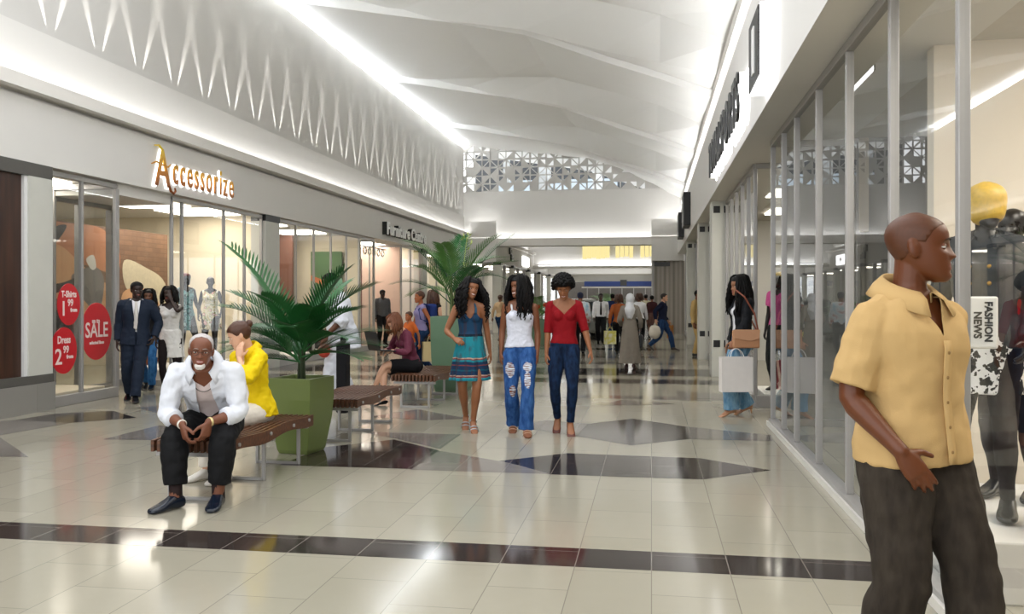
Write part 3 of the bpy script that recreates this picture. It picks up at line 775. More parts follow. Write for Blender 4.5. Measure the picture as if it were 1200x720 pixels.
# far left corner shop and second hall
sbox('wall_left', plaster, -6.75, -6.5, YE+.7, 68, 3.0, 3.85)
m = MB(); m.box(-6.6, -6.38, YE+1, 48, 3.88, 4.0); struct(m.build('trim_3', lip_m))
light_thing('cove_light', 'hidden white light strip over the left shops of the farther hall', MB().box(-6.70, -6.6, YE+1.2, 47.5, 4.0, 4.02), far_e)
sbox('wall_left', plaster, -7.2, -6.75, YE+1, 48, 3.85, 5.2)
shopfront(YE+.25, [-7.72, -7.1, -6.62], 3.0, 'l', axis='x', mullion=.09)
pier(-6.62, -6.30, YE+.1, YE+.5, 3.0, 'wall_left')
shopfront(-6.55, [36.6, 38.5, 40.5, 42.5, 44.5, 46.5, 49, 52, 56, 60, 64, 67.5], 3.0, 'l', mullion=.12)
sbox('wall_left', shopwhite, -9.6, -9.5, YE+.5, 68, 0, 3.1); sbox('ceiling', shopwhite, -9.6, -6.7, YE+.5, 68, 3.05, 3.12)
sbox('wall_left', cream, -9.5, -7.9, YE+1.6, YE+1.7, 0, 3.1)
for k, y in enumerate((38.5, 42, 46, 51, 57, 62)):
    tag(MB().box(-8.6, -7.6, y-.4, y+.4, 3.0, 3.04).build('ceiling_lamp', down_e), 'warm ceiling lamp inside the far left shops', 'light', 'ceiling lamps in the far left shops')
for y in (40.2, 45.6, 50, 55): pier(-6.62, -6.40, y, y+.5, 3.0, 'wall_left')
sbox('ceiling', ceil_m, -7, 2.0, YE+1.0, 48.2, 5.2, 5.3)
m = MB(); m.box(-6.8, 1.5, 48, 48.3, 3.35, 5.25); struct(m.build('wall_back', plaster))
m = MB(); m.box(-6.8, 1.5, 47.6, 48.1, 3.12, 3.25); struct(m.build('trim_4', lip_m))
light_thing('cove_light', 'hidden white light strip under the yellow lit panels of the far hall', MB().box(-6.2, 1.2, 47.7, 47.95, 3.25, 3.28), far_e)
sbox('ceiling', ceil_m, -7, 2, 48.3, 68, 3.6, 3.7)
m = MB(); m.box(-6.8, 1.5, 55, 55.3, 3.0, 3.62); struct(m.build('wall_back', plaster))
for k, y in enumerate((51., 53.5, 58., 61., 64.5)):
    tag(MB().box(-5.8, 1.0, y, y+.35, 3.55, 3.6).build('ceiling_lamp', emit('far_lamp', '#ffffff', 4.5)), 'long white ceiling lamp crossing the farthest part of the hall', 'light', 'cross lamps in the farthest hall')
sbox('wall_back', shopwhite, -7, 2, 68, 68.2, 2.75, 3.7)
sbox('wall_back', mat('far_shop_dark', '#5a5550', .7, var=.25, vs=6), -7, 2, 70, 70.2, 0, 2.8)
for k in range(6): tag(MB().box(-5.0+k*.9, -4.94+k*.9, 67.9, 68.0, 0, 2.25).build('shop_post', metal), 'slim grey post of the far shopfront below the blue band', 'post', 'posts of the far blue shopfront')
b = empty('shop_sign', label='long blue fascia band with white edges on the farthest shop', cat='sign')
MB().box(-5.2, .6, 67.82, 67.98, 2.40, 2.78).build('panel', mat('sign_blue', '#1d3f8f', .4), b); MB().box(-5.4, .7, 67.84, 68.0, 2.26, 2.38).build('edge', shopwhite, b); MB().box(-2.4,-1.9,67.78,67.84,2.45,2.9).build('emblem', metal_d, b)
yl = emit('yellow_panel', '#fbe9a4', .52)
for k, (x0, n, h) in enumerate(((-3.75, 6, .72), (-1.95, 4, .66), (-.6, 4, .66))):
    g = empty('wall_lamp', label=('leftmost and widest cluster of yellow lit bars on the far bulkhead', 'middle cluster of yellow lit bars on the far bulkhead', 'rightmost cluster of yellow lit bars on the far bulkhead')[k], cat='light')
    for i in range(n): MB().box(x0+i*.25-.02*(k == 0), x0+i*.25+.20+.02*(k == 0), 47.88, 47.99, 4.36-h+.03*((i*7) % 3), 4.36).build('bar', yl, g, bevel=.01)
# ------------------------------------------------------------------ right shops
ys = [1.89, 3.01, 4.13, 5.25, 6.37, 7.49, 8.6, 9.4, 10.24]
shopfront(GR, ys, 3.25, 'r', base=.08)
sbox('baseboard_right', mat('sill_white', '#d9d6d0', .3), 1.30, 1.34, -1, 10.28, 0, .05)
shopfront(10.26, [GR, 2.3], 3.25, 'r', axis='x', base=.08)
shopfront(GR, [11.95, 12.75, 13.6, 14.5, 15.4, 16.35], 3.25, 'r', base=.16)
shopfront(11.93, [GR, 2.3], 3.25, 'r', axis='x', base=.16)
sbox('wall_right', mat('doorway_cream', '#cfc4b4', .7), 2.3, 2.4, 10.2, 11.95, 2.2, 3.25)
WNd = shopfront(2.35, [10.3, 11.1, 11.9], 2.2, 'r', base=.05)
pier(1.10, 1.5, 16.4, 17.0, 3.25, 'wall_right'); shopfront(GR, [17.05, 18.3, 19.6, 20.9], 3.25, 'r', base=.16)
pier(1.10, 1.5, 21.0, 21.6, 3.25, 'wall_right'); shopfront(GR, [21.65, 23, 24.5, 26.0, 27.5], 3.25, 'r', base=.16)
pier(1.10, 1.5, 27.6, 28.2, 3.25, 'wall_right'); shopfront(GR, [28.25, 30, 32, 34, 35.9], 3.25, 'r', base=.16)
# interiors on the right
sbox('ceiling', mat('shop_ceiling', '#c9c4bb', .8), 1.45, 7.2, -1, 36, 3.27, 3.34)
sbox('wall_right', shopgrey, 7.0, 7.2, -1, 36, 0, 3.3)
sbox('wall_right', mat('backdrop_cream', '#ece2d2', .7, var=.01), 1.98, 7.0, 6.55, 6.70, 0, 3.27)
sbox('wall_right', shopgrey, 1.5, 7.0, 10.32, 10.4, 0, 3.27)
sbox('wall_right', shopwhite, 2.4, 7.0, 11.95, 12.0, 0, 3.27)
sbox('wall_right', shopwhite, 1.5, 7, 20.95, 21.05, 0, 3.27); sbox('wall_right', cream, 1.6, 7, 27.8, 27.9, 0, 3.27); sbox('wall_right', shopgrey, 1.5, 7, -1, -.9, 0, 3.27)
sbox('wall_right', darkshop, 4.6, 4.7, 6.8, 10.3, 0, 3.27)
for x, y in ((2.8, 2.4), (2.8, 4.2), (4.2, 5.6), (4.6, 3.2), (3.2, 11.0), (2.6, 13.2), (2.6, 15.3), (3.0, 18.6), (3.0, 24.0), (3.0, 31)):
    tag(MB().box(x-.6, x+.6, y-.6, y+.6, 3.24, 3.27).build('ceiling_lamp', down_e), 'square warm ceiling lamp inside the right shops', 'light', 'square ceiling lamps in the right shops')
# roller shutter at the far right corner, below the block
def shutter_mat():
    m, nt, b, o = newmat('shutter_slats'); setb(b, .5, .3)
    s = nt.nodes.new('ShaderNodeSeparateXYZ'); nt.links.new(objco(nt), s.inputs[0])
    w = math_(nt, 'PINGPONG', math_(nt, 'MULTIPLY', s.outputs[0], 5.5), 1.); nt.links.new(ramp(nt, w, [(.0, lin('#8d867e')), (.5, lin('#a39c93')), (1, lin('#79736c'))]), b.inputs['Base Color']); bump_(nt, b, w, .5, .02); return m
d = empty('door_1'); d['kind'] = 'structure'
MB().box(.05, 1.35, YE+.3, YE+.38, 0, 3.0).build('shutter', shutter_mat(), d); MB().box(.03, .10, YE+.2, YE+.36, 0, 3.0).build('frame', metal, d); MB().box(.12, .75, YE+.24, YE+.30, 2.78, 2.95).build('header', metal_d, d)
sbox('wall_right', plaster, .0, .25, YE+.75, 48, 0, 3.7)
sbox('wall_right', plaster, .25, 1.5, 36.9, 68, 0, 5.2)
# ------------------------------------------------------------------ benches
bench_wood = wood('bench_wood', '#3d2416', '#6b4228', (3, 40, 40), .45)
def make_bench(label, loc, L=1.5, W=.62, group=None):
    e = empty('bench', loc, 0, label, 'bench', group); n = 13; pitch = W/n; h = .43
    wav = lambda t: .016*math.sin(t*2*PI*1.75+.6)
    for i in range(n):
        x0 = -W/2+i*pitch; mb = MB(); N = 22; rings = []
        for k in range(N+1):
            t = k/N; y = -L/2+L*t; zt = h+wav(t)*.5; zb = h-.088+wav(t)
            rings.append([np.array(p) for p in ((x0+.003, y, zb), (x0+pitch*.60, y, zb), (x0+pitch*.60, y, zt), (x0+.003, y, zt))])
        Vv, Ff = loft(rings); mb.add(Vv, Ff); mb.build('slat', bench_wood, e, bevel=.003)
    for y in (-L*.46, 0., L*.44):
        f = MB(); r = .014
        for x in (-.19, .19): f.box(x-r, x+r, y-r, y+r, .0, h-.075)
        f.box(-.19, .19, y-r, y+r, 0, .024); f.box(-W/2+.02, W/2-.03, y-.02, y+.02, h-.115, h-.085); f.build('leg_frame', metal, e, bevel=.003)
    for y in (-L*.40, -L*.06, L*.22, L*.43):
        b = MB(); b.tube([(W/2-pitch+pitch*.58, y, h-.04), (W/2-pitch+pitch*.58+.012, y, h-.04)], .014, 10); b.build('bolt', metal, e)
    return e
make_bench('wavy slatted dark wood bench nearest the camera, with the seated bearded man', (-3.24, 6.50, 0), 1.56)
make_bench('wavy slatted dark wood bench just behind the pale green planter', (-3.20, 9.10, 0), 1.56)
make_bench('wavy slatted dark wood bench under the woman with the laptop', (-3.10, 12.0, 0), 1.85)
# ------------------------------------------------------------------ planters with palms
def leaf_mat(name, c1, c2):
    m, nt, b, o = newmat(name); setb(b, .42)
    nt.links.new(mix(nt, noise_(nt, 9.), lin(c1), lin(c2)), b.inputs['Base Color']); MATS[name] = m; return m
leaf_dark = leaf_mat('palm_leaf', '#12401f', '#2f7238'); leaf_light = leaf_mat('palm_leaf_light', '#3a6b30', '#6f9a52'); stem_m = mat('palm_stem', '#5b6b3c', .6, var=.2)
sprout = leaf_mat('sprout_leaf', '#a8b55a', '#d6dc98')
def frond(base, az, el, L, droop, leaf, n=24, seed=0):
    rg = random.Random(seed); mb = MB(); p = np.array(base, float); pts = [p.copy()]; e0 = el; N = 24
    for k in range(N):
        t = k/N; e = e0-droop*t**1.5; d = np.array((math.cos(e)*math.cos(az), math.cos(e)*math.sin(az), math.sin(e))); p = p+d*L/N; pts.append(p.copy())
    mb.tube(pts, [.010*(1-.8*k/N) for k in range(N+1)], 6)
    for k in range(n):
        t = .20+.79*k/(n-1); i = min(int(t*N), N-1); c = pts[i]+(pts[i+1]-pts[i])*(t*N-i); d = norm(pts[i+1]-pts[i])
        sd = norm(np.cross(d, (0, 0, 1))); up = np.cross(sd, d); ll = leaf*(.55+.75*math.sin(PI*min(1, .15+t*.80)))*rg.uniform(.85, 1.1)
        for s in (1, -1):
            v = norm(d*(.75+.5*t)+sd*s*1.0+up*.30); w = norm(np.cross(v, up))*(.010+.012*leaf); a = c; q = [a]
            sag = np.array((0, 0, -1))
            for j in (1, 2, 3): q.append(a+v*ll*j/3+sag*ll*.10*(j/3)**2)
            ws = (.5, 1., .75, .04); R = []
            for pt, ww in zip(q, ws): R += [pt+w*ww+up*.002, pt-w*ww+up*.002]
            mb.add(R, [(0, 1, 3, 2), (2, 3, 5, 4), (4, 5, 7, 6)])
    return mb
def planter_mesh(w0, w1, h, mat_, e):
    """square pot: straight rim, sides curving in to a narrower foot, with a hollow holding soil"""
    prof_ = [(w1, 0), (w1+.02*(w0-w1)+.012, .05*h), (w1+(w0-w1)*.45, .22*h), (w1+(w0-w1)*.80, .45*h), (w0*.99, .72*h), (w0, h)]
    rings = []
    def sq(w, z, inset=0): a = w-inset; return [np.array(p) for p in ((-a, -a, z), (a, -a, z), (a, a, z), (-a, a, z))]
    for w, z in prof_: rings.append(sq(w, z))
    rings += [sq(w0, h, .025), sq(w0, h-.06, .03)]
    Vv, Ff = loft(rings); MB().add(Vv, Ff).build('pot', mat_, e, bevel=.006)
    return MB().box(-w0+.032, w0-.032, -w0+.032, w0-.032, h-.09, h-.045).build('soil', mat('potting_soil', '#2e241c', .95, var=.3, vs=60, bump=.5, bs=80), e)
pot_green = mat('pot_green', '#728248', .35, var=.03, coat=.2); pot_grey = mat('pot_grey_green', '#5f7d63', .45, var=.03)
A = empty('potted_palm', (-3.27, 7.78, 0), math.radians(-9), 'broad palm in a tapered olive green planter beside the nearest bench', 'potted plant')
planter_mesh(.222, .150, .71, pot_green, A)
st = MB()
for k in range(5): a = k*1.3; st.tube([(.03*math.cos(a), .03*math.sin(a), .66), (.022*math.cos(a), .022*math.sin(a), .85), (.03*math.cos(a+.4), .03*math.sin(a+.4), .98)], [.014, .013, .009], 7)
st.build('stem', mat('palm_stem_dark', '#2c3a20', .6, var=.2), A)
frs = [(176,66,1.42,.62,.25),(186,48,1.0,.85,.24),(165,30,.90,.75,.23),(190,10,.78,.55,.21),(225,24,.75,.9,.2),(10,60,.95,.8,.25),(25,40,.82,.85,.24),(-12,14,.76,.6,.21),(335,32,.74,.9,.22),(80,66,1.0,.7,.23),(265,66,.85,.95,.24),(290,44,.72,1.0,.22),(240,48,.72,1.0,.22),(150,20,.72,.7,.2),(-2,72,.9,.6,.24),(190,62,.95,.8,.25),(20,24,.72,.7,.23),(172,16,.80,.6,.22),(120,56,.85,.8,.23),(310,58,.80,.9,.23),(350,48,.82,.8,.24),(205,34,.78,.9,.23)]
for i, (az, el, L, dr, lf) in enumerate(frs): frond((.02*math.cos(i*2.4), .02*math.sin(i*2.4), .84+.10*(i % 3)/2), math.radians(az), math.radians(el), L, dr, lf, seed=i).build('frond', leaf_dark, A, smooth=False)
Bp = empty('potted_palm', (-3.10, 13.4, 0), math.radians(0), 'tall palm in a tall grey green square planter behind the woman in the patterned dress', 'potted plant')
planter_mesh(.30, .24, 1.17, pot_grey, Bp)
st = MB()
for k in range(6): a = k*1.05; st.tube([(.05*math.cos(a), .05*math.sin(a), 1.1), (.04*math.cos(a), .04*math.sin(a), 1.45), (.07*math.cos(a+.4), .07*math.sin(a+.4), 1.8)], [.016, .015, .010], 7)
st.build('stem', stem_m, Bp)
for i, (az, el, L, dr, lf) in enumerate([(20,62,1.45,.55,.26),(5,52,1.2,1.0,.24),(-15,36,1.05,1.2,.22),(175,60,1.15,.9,.24),(195,45,1.05,1.2,.22),(160,30,.9,1.2,.2),(90,70,1.15,.7,.24),(270,62,1.0,1.0,.23),(310,56,1.05,1.0,.23),(235,54,1.0,1.1,.22),(130,58,1.05,.9,.22),(40,48,1.1,1.0,.22),(215,70,1.1,.7,.24),(345,68,1.2,.7,.24)]):
    frond((.03*math.cos(i*2.4), .03*math.sin(i*2.4), 1.35+.3*(i % 4)/3), math.radians(az), math.radians(el), L, dr, lf, seed=50+i).build('frond', leaf_light if i % 2 else leaf_dark, Bp)
sp = MB(); rg = random.Random(3)
sp.tube([(.10, 0, 1.3), (.16, 0, 1.9), (.22, 0, 2.42)], [.008, .007, .004], 6)
for k in range(22):
    p = np.array((.22+rg.uniform(-.09, .09), rg.uniform(-.08, .08), 2.22+rg.uniform(-.02, .24))); d = norm((rg.uniform(-1, 1), rg.uniform(-1, 1), rg.uniform(-.2, 1))); w = norm(np.cross(d, (.3, .2, 1)))*.018
    sp.add([p, p+d*.03+w, p+d*.075, p+d*.03-w], [(0, 1, 2, 3)])
tag(sp.build('sprout', sprout, Bp), 'pale yellow-green sprout')
Cp = empty('potted_plant', (-3.55, 27.2, 0), 0, 'leafy green plant with red blooms seen just left of the woman in red', 'potted plant')
planter_mesh(.28, .2, .8, pot_grey, Cp)
for i in range(12): frond((0, 0, .75+.05*(i % 3)), i*2.4, .5+.5*((i*7) % 5)/5, 1.25, .9, .3, 20, seed=90+i).build('frond', leaf_light, Cp)
fb = MB()
for p in ((.25,-.2,1.25),(.05,-.3,1.2),(-.3,-.15,1.45)): fb.ball(p, .07, 7)
fb.build('flower', mat('red_bloom', '#d4472a', .6), Cp, smooth=True)
Dp = empty('potted_plant', (-3.0, 62, 0), 0, 'distant bushy green plant before the farthest blue fascia shop', 'potted plant')
planter_mesh(.45, .35, 1.0, pot_grey, Dp)
for i in range(12): frond((0, 0, .95), i*2.4, .4+.6*((i*7) % 5)/5, 1.6, .9, .45, 14, seed=130+i).build('frond', leaf_light, Dp)
# ------------------------------------------------------------------ signs
def sign_obj(name, VF, m, parent, label=None):
    o = MB().add(*VF).build(name, m, parent)
    if label: o['label'] = label
    return o
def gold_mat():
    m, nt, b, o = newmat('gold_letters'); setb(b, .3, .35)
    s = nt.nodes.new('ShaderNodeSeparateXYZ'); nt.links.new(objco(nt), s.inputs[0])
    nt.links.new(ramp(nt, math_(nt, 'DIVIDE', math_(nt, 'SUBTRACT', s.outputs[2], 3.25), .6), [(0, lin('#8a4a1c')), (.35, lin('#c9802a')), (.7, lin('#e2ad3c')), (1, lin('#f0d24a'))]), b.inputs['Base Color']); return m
gm = gold_mat()
S1 = empty('shop_sign', (0, 0, 0), 0, 'gold Accessorize lettering with white backlight on the left fascia', 'sign')
def acc():
    for final in (0, 1):
        yy = 12.55
        for k, ch in enumerate('Accessorize'):
            big = k == 0; size = .84 if big else .66; sx = (.56 if big else .44)*acc.k; z = 3.24 if big else 3.33-.006*(k > 8)
            V_, F_ = text_mesh(ch, size, .010, .002, sx, bold=.002)
            if final:
                h = MB().add(*place(text_mesh(ch, size, .004, 0, sx, bold=.020), (-7.735, yy, z), (0, 1, 0), (0, 0, 1))).build('halo', white_e, S1)
                q = MB().add(*place((V_, F_), (-7.70, yy, z), (0, 1, 0), (0, 0, 1)))
                if big:
                    y_ = yy+max(p[0] for p in V_)
                    q.tube([(-7.70, y_-.03, 3.27), (-7.70, y_+.02, 3.19), (-7.70, y_+.10, 3.16), (-7.70, y_+.16, 3.21), (-7.70, y_+.14, 3.26)], [.022, .022, .02, .018, .014], 7)
                    q.tube([(-7.70, yy-.10, 3.56), (-7.70, yy+.03, 3.61), (-7.70, yy+.20, 3.58), (-7.70, yy+.36, 3.57), (-7.70, yy+.44, 3.62)], [.010, .016, .016, .016, .010], 7)
                    q.tube([(-7.70, yy+.20, 3.82), (-7.70, yy+.10, 3.88), (-7.70, yy-.02, 3.86)], [.022, .018, .010], 7)
                q.build('letter', gm, S1)
            yy += max(p[0] for p in V_)+(.075 if big else .06)
        if not final: acc.k = (15.42-12.55)/(yy-12.55)
acc.k = 1.; acc()
S2 = empty('shop_sign', (0, 0, 0), 0, 'black and white Furniture Centre lettering on the left fascia', 'sign')
def lettering(parent, txt, y0, y1, z, size, X, facing, front, back, depth=.12, halo=None):
    """letters standing off a wall parallel to the mall; facing +1 looks to +X, -1 looks to -X"""
    adv = []; x = 0
    for ch in txt:
        adv.append(x)
        if ch == ' ': x += size*.28; continue
        Vc, _ = text_mesh(ch, size, .01); x += max(p[0] for p in Vc)+size*.07
    sx = abs(y1-y0)/(x-size*.07); rt = (0, facing, 0); sg = facing
    for ch, a in zip(txt, adv):
        if ch == ' ': continue
        yy = y0+sg*a*sx
        V_, F_ = text_mesh(ch, size, depth/2, 0, sx, bold=.010); l = MB().add(*place((V_, F_), (X+facing*depth/2, yy, z), rt, (0, 0, 1))).build('letter', back, parent)
        V_, F_ = text_mesh(ch, size, .014, 0, sx, bold=.012); MB().add(*place((V_, F_), (X+facing*(depth+.015), yy, z), rt, (0, 0, 1))).build('letter_face', front, l)
        if halo:
            V_, F_ = text_mesh(ch, size, .008, 0, sx, bold=halo); MB().add(*place((V_, F_), (X+facing*.009, yy, z), rt, (0, 0, 1))).build('halo', white_e, l)
letter_white = mat('letter_white', '#f2f2f0', .5)
lettering(S2, 'Furniture Centre', 24.3, 28.7, 3.33, .52, -7.75, 1, letter_white, black, .14)
S3 = empty('shop_sign', (0, 0, 0), 0, 'black TOTALSPORTS lettering with bright white backlight on the right fascia', 'sign')
lettering(S3, 'TOTALSPORTS', 14.6, 9.7, 3.42, .74, 1.05, -1, black, white_e, .10, .05)
S4 = empty('shop_sign', (0, 0, 0), 0, 'upright black panel sign with a white mark and glowing white sides on the right fascia', 'sign')
MB().box(.91, 1.05, 7.6, 8.35, 3.34, 3.98).build('light_box', emit('sign_box', '#ffffff', 2.2), S4, bevel=.01)
MB().box(.895, .91, 7.62, 8.33, 3.36, 3.96).build('panel', black, S4)
V_, F_ = text_mesh('1', .52, .006, 0, 1.2, bold=.03); MB().add(*place((V_, F_), (.889, 8.10, 3.47), (0, -1, 0), (0, 0, 1))).build('mark', letter_white, S4)
for nm, y, h, lb in (('blade_sign', 24.0, .9, 'small black projecting sign on the far right fascia, the nearer of the pair'), ('blade_sign', 28.6, .8, 'small black projecting sign on the far right fascia, the farther of the pair')):
    e = empty(nm, (0, 0, 0), 0, lb, 'sign'); MB().box(.86, 1.05, y, y+1.3, 3.45, 3.45+h).build('panel', black, e, bevel=.01); MB().box(.85, .862, y+.2, y+1.1, 3.6, 3.45+h-.2).build('mark', mat('sign_grey', '#8b8b8b', .5), e)
e = empty('shop_sign', (0, 0, 0), 0, 'small black two-line lettering on the left fascia of the farther hall', 'sign')
for k, t in enumerate(('En', 'Etc')): 
    V_, F_ = text_mesh(t, .38, .04, 0, 1.5, bold=.02); MB().add(*place((V_, F_), (-6.46, 39.4+.4*k, 3.52-.30*k), (0, 1, 0), (0, 0, 1))).build('letters', black, e)
e = empty('shop_sign', (0, 0, 0), 0, 'bright white lightbox sign on the left fascia of the farther hall', 'sign')
MB().box(-6.5, -6.42, 43.6, 45.6, 3.12, 3.60).build('light_box', white_e, e); V_, F_ = text_mesh('M', .4, .01, 0, 1.8); MB().add(*place((V_, F_), (-6.41, 44.2, 3.2), (0, 1, 0), (0, 0, 1))).build('letter', mat('sign_pale', '#cfc9c6', .5), e)
# ------------------------------------------------------------------ poster and window stickers
def poster_mats():
    m, nt, b, o = newmat('poster_ground'); setb(b, .5)
    s = nt.nodes.new('ShaderNodeSeparateXYZ'); nt.links.new(objco(nt), s.inputs[0]); cb = nt.nodes.new('ShaderNodeCombineXYZ'); nt.links.new(s.outputs[1], cb.inputs[0]); nt.links.new(s.outputs[2], cb.inputs[1])
    br = nt.nodes.new('ShaderNodeTexBrick'); nt.links.new(cb.outputs[0], br.inputs['Vector'])
    br.inputs['Scale'].default_value = 1; br.inputs['Brick Width'].default_value = .26; br.inputs['Row Height'].default_value = .09; br.inputs['Mortar Size'].default_value = .006
    br.inputs['Color1'].default_value = (*lin('#7a5a44'), 1); br.inputs['Color2'].default_value = (*lin('#8e6a50'), 1); br.inputs['Mortar'].default_value = (*lin('#6a4c38'), 1)
    nt.links.new(mix(nt, math_(nt, 'MULTIPLY', noise_(nt, 4.), .5), br.outputs['Color'], lin('#5a4232')), b.inputs['Base Color']); return m
Po = empty('wall_poster', (0, 0, 0), 0, 'large photo poster of a reclining tanned figure in grey swimwear behind the left window', 'poster')
PX = -9.55
MB().box(PX-.05, PX, 12.3, 16.0, .75, 2.72).build('panel', poster_mats(), Po)
def patch(name, m, pts, d):
    """a printed shape on the poster: points (y, z)"""
    n = len(pts); P = []
    for i in range(n):      # rounded outline
        a, b_, c_, d_ = [np.array(pts[(i+k) % n], float) for k in (-1, 0, 1, 2)]
        for t in np.linspace(0, 1, 6)[:-1]: P.append(.5*((2*b_)+(-a+c_)*t+(2*a-5*b_+4*c_-d_)*t*t+(-a+3*b_-3*c_+d_)*t**3))
    MB().poly([(PX+d, p[0], p[1]) for p in P]).build(name, m, Po)
tan_skin = mat('printed_skin', '#d6a377', .5, var=.16, vs=2.2); tan2 = mat('printed_skin_warm', '#c4815a', .5, var=.2, vs=2.5); swim = mat('printed_swimwear', '#7d7673', .5, var=.2, vs=9); dk = mat('printed_dark', '#33302f', .5, var=.2)
stuffm = mat('printed_straw', '#cdc0a2', .6, var=.15, vs=16)
patch('printed_figure', tan2, [(12.35,2.66),(13.0,2.70),(13.9,2.68),(14.4,2.3),(14.3,1.9),(13.6,2.0),(12.9,2.1),(12.35,2.2)], .004)
patch('printed_figure', tan_skin, [(12.32,2.25),(12.8,2.32),(13.3,2.05),(13.9,1.75),(14.3,1.65),(14.2,1.2),(13.7,.9),(13.2,1.25),(12.7,1.45),(12.32,1.35)], .006)
patch('printed_straw', stuffm, [(14.55,2.15),(15.2,2.05),(15.9,1.75),(15.95,1.0),(15.6,.85),(15.2,1.4),(14.6,1.65)], .005)
patch('printed_figure', tan_skin, [(14.5,1.55),(15.1,1.65),(15.5,1.5),(15.75,1.2),(15.3,.95),(14.9,.9),(14.5,1.0)], .008)
patch('printed_swimwear', swim, [(13.1,1.85),(13.7,2.0),(13.95,1.75),(13.8,1.2),(13.5,1.35),(13.2,1.6)], .010)
patch('printed_strap', dk, [(12.32,1.62),(12.9,1.72),(13.2,1.80),(13.2,1.68),(12.9,1.58),(12.32,1.48)], .012)
patch('printed_strap', dk, [(12.34,2.40),(12.7,2.62),(12.95,2.66),(12.85,2.5),(12.6,2.30),(12.34,2.22)], .012)
patch('printed_buckle', mat('printed_white', '#d9d4cc', .5), [(13.45,2.12),(13.65,2.2),(13.72,2.0),(13.6,1.95)], .014)
patch('printed_dark', dk, [(12.32,1.30),(13.0,1.15),(13.1,.8),(12.32,.8)], .003)
red_st = mat('sticker_red', '#c8202a', .4, var=.05); st_w = mat('sticker_text', '#f0dcd8', .5)
def sticker(label, yc, zc, ry, rz, lines, parent=None):
    e = empty('window_sticker', (0, 0, 0), 0, label, 'sticker', 'red sale stickers on the left window')
    X = GL+.012; N = 40
    Vp = [(X, yc+ry*math.cos(2*PI*i/N), zc+rz*math.sin(2*PI*i/N)) for i in range(N)]
    MB().prism(Vp, (.004, 0, 0)).build('disc', red_st, e)
    t = MB()
    for txt, dy, dz, size, sx in lines:
        V_, F_ = text_mesh(txt, size, .001, 0, sx, 'CENTER', .004); t.add(*place((V_, F_), (X+.006, yc+dy, zc+dz), (0, 1, 0), (0, 0, 1)))
    t.build('print', st_w, e)
sticker('red oval window sticker reading T-Shirts 1.99, topmost of the three', 10.70, 1.37, .235, .285, [('T-Shirts', 0, .10, .12, .8), ('1', -.11, -.15, .28, 1), ('99', .03, -.02, .13, .9), ('from', .10, -.10, .07, 1)])
sticker('red oval window sticker reading Dress 2.99, lowest and leftmost of the three', 10.60, .745, .265, .315, [('Dress', 0, .10, .14, .8), ('2', -.11, -.18, .30, 1), ('99', .04, -.03, .13, .9), ('from', .12, -.11, .07, 1)])
sticker('largest red oval window sticker, reading SALE', 11.30, .98, .345, .41, [('up to', -.02, .12, .09, .9), ('SALE', 0, -.08, .30, .82), ('selected lines', 0, -.18, .06, 1)])
# coloured hanging banner and art in the left shops
def patchwork(name, cols, sc):
    m, nt, b, o = newmat(name); setb(b, .5); n = noise_(nt, sc, detail=2)
    k = len(cols); nt.links.new(ramp(nt, n, [(.30+.4*i/(k-1), lin(c)) for i, c in enumerate(cols)], 'CONSTANT' if k > 4 else 'LINEAR'), b.inputs['Base Color']); MATS[name] = m; return m
e = empty('display_banner', (0, 0, 0), 0, 'tall colourful picture banner with a brown pointed shape left of the two mannequins', 'banner')
MB().box(-11.05, -10.35, 17.12, 17.18, .0, 2.5).build('panel', patchwork('banner_art', ['#5d7d4a', '#d8d2bd', '#9a5a3a', '#c9cfd2', '#46603a', '#e0cfae'], 2.6), e)
tb = MB(); tb.tube([(-10.55,17.05,.3),(-10.5,17.05,1.2),(-10.5,17.05,1.9),(-10.5,17.05,2.35),(-10.5,17.05,2.45)], [.07,.10,.11,.07,.01], 10); tb.build('carved_figure', mat('carved_wood', '#7a4024', .5, var=.3), e, smooth=True)
e = empty('wall_picture', (0, 0, 0), 0, 'green and orange landscape picture in the furniture shop window', 'picture')
MB().box(-9.35, -8.45, 22.88, 22.94, 1.35, 2.75).build('canvas', mat('picture_green', '#4f7148', .6, var=.35, vs=2), e); MB().prism([(-9.34,22.875,1.95),(-8.46,22.875,1.62),(-8.46,22.875,1.74),(-9.34,22.875,2.10)], (0, -.01, 0)).build('band', mat('picture_orange', '#b5622c', .6, var=.2), e)
e = empty('floor_lamp', (-9.55, 20.6, 0), 0, 'flame-shaped white and red lamp on a cream pedestal in the furniture shop', 'lamp')
MB().box(-.16, .16, -.16, .16, .16, 1.5).build('pedestal', cream, e, bevel=.01)
MB().tube([(0,0,1.5),(.02,0,1.7),(-.02,0,2.0),(.03,0,2.3)], [.12,.11,.06,.01], 10).build('shade', emit('lamp_white', '#fff4e6', 1.2), e, smooth=True); MB().tube([(-.11,0,1.5),(-.10,0,1.8),(-.08,0,2.1)], [.03,.03,.01], 8).build('flame', mat('lamp_red', '#c23a24', .4), e, smooth=True)
def box_thing(name, label, cat, m, *bs, bevel=.01, group=None):
    mb = MB()
    for b_ in bs: mb.box(*b_)
    return tag(mb.build(name, m, bevel=bevel), label, cat, group)
box_thing('armchair', 'dark armchair low in the furniture shop window', 'chair', mat('dark_fabric', '#3a3634', .9, var=.2), (-9.0,-8.3,19.8,20.5,.16,.55), (-9.0,-8.3,20.4,20.6,.55,.95), (-9.02,-8.9,19.8,20.5,.55,.72), (-8.4,-8.28,19.8,20.5,.55,.72), bevel=.04)
box_thing('sofa', 'dark low sofa at the far end of the furniture shop window', 'sofa', mat('charcoal_fabric', '#2d2b2a', .9, var=.2), (-9.2,-8.3,21.2,22.6,.16,.5), (-9.35,-9.1,21.2,22.6,.5,.9), bevel=.04)
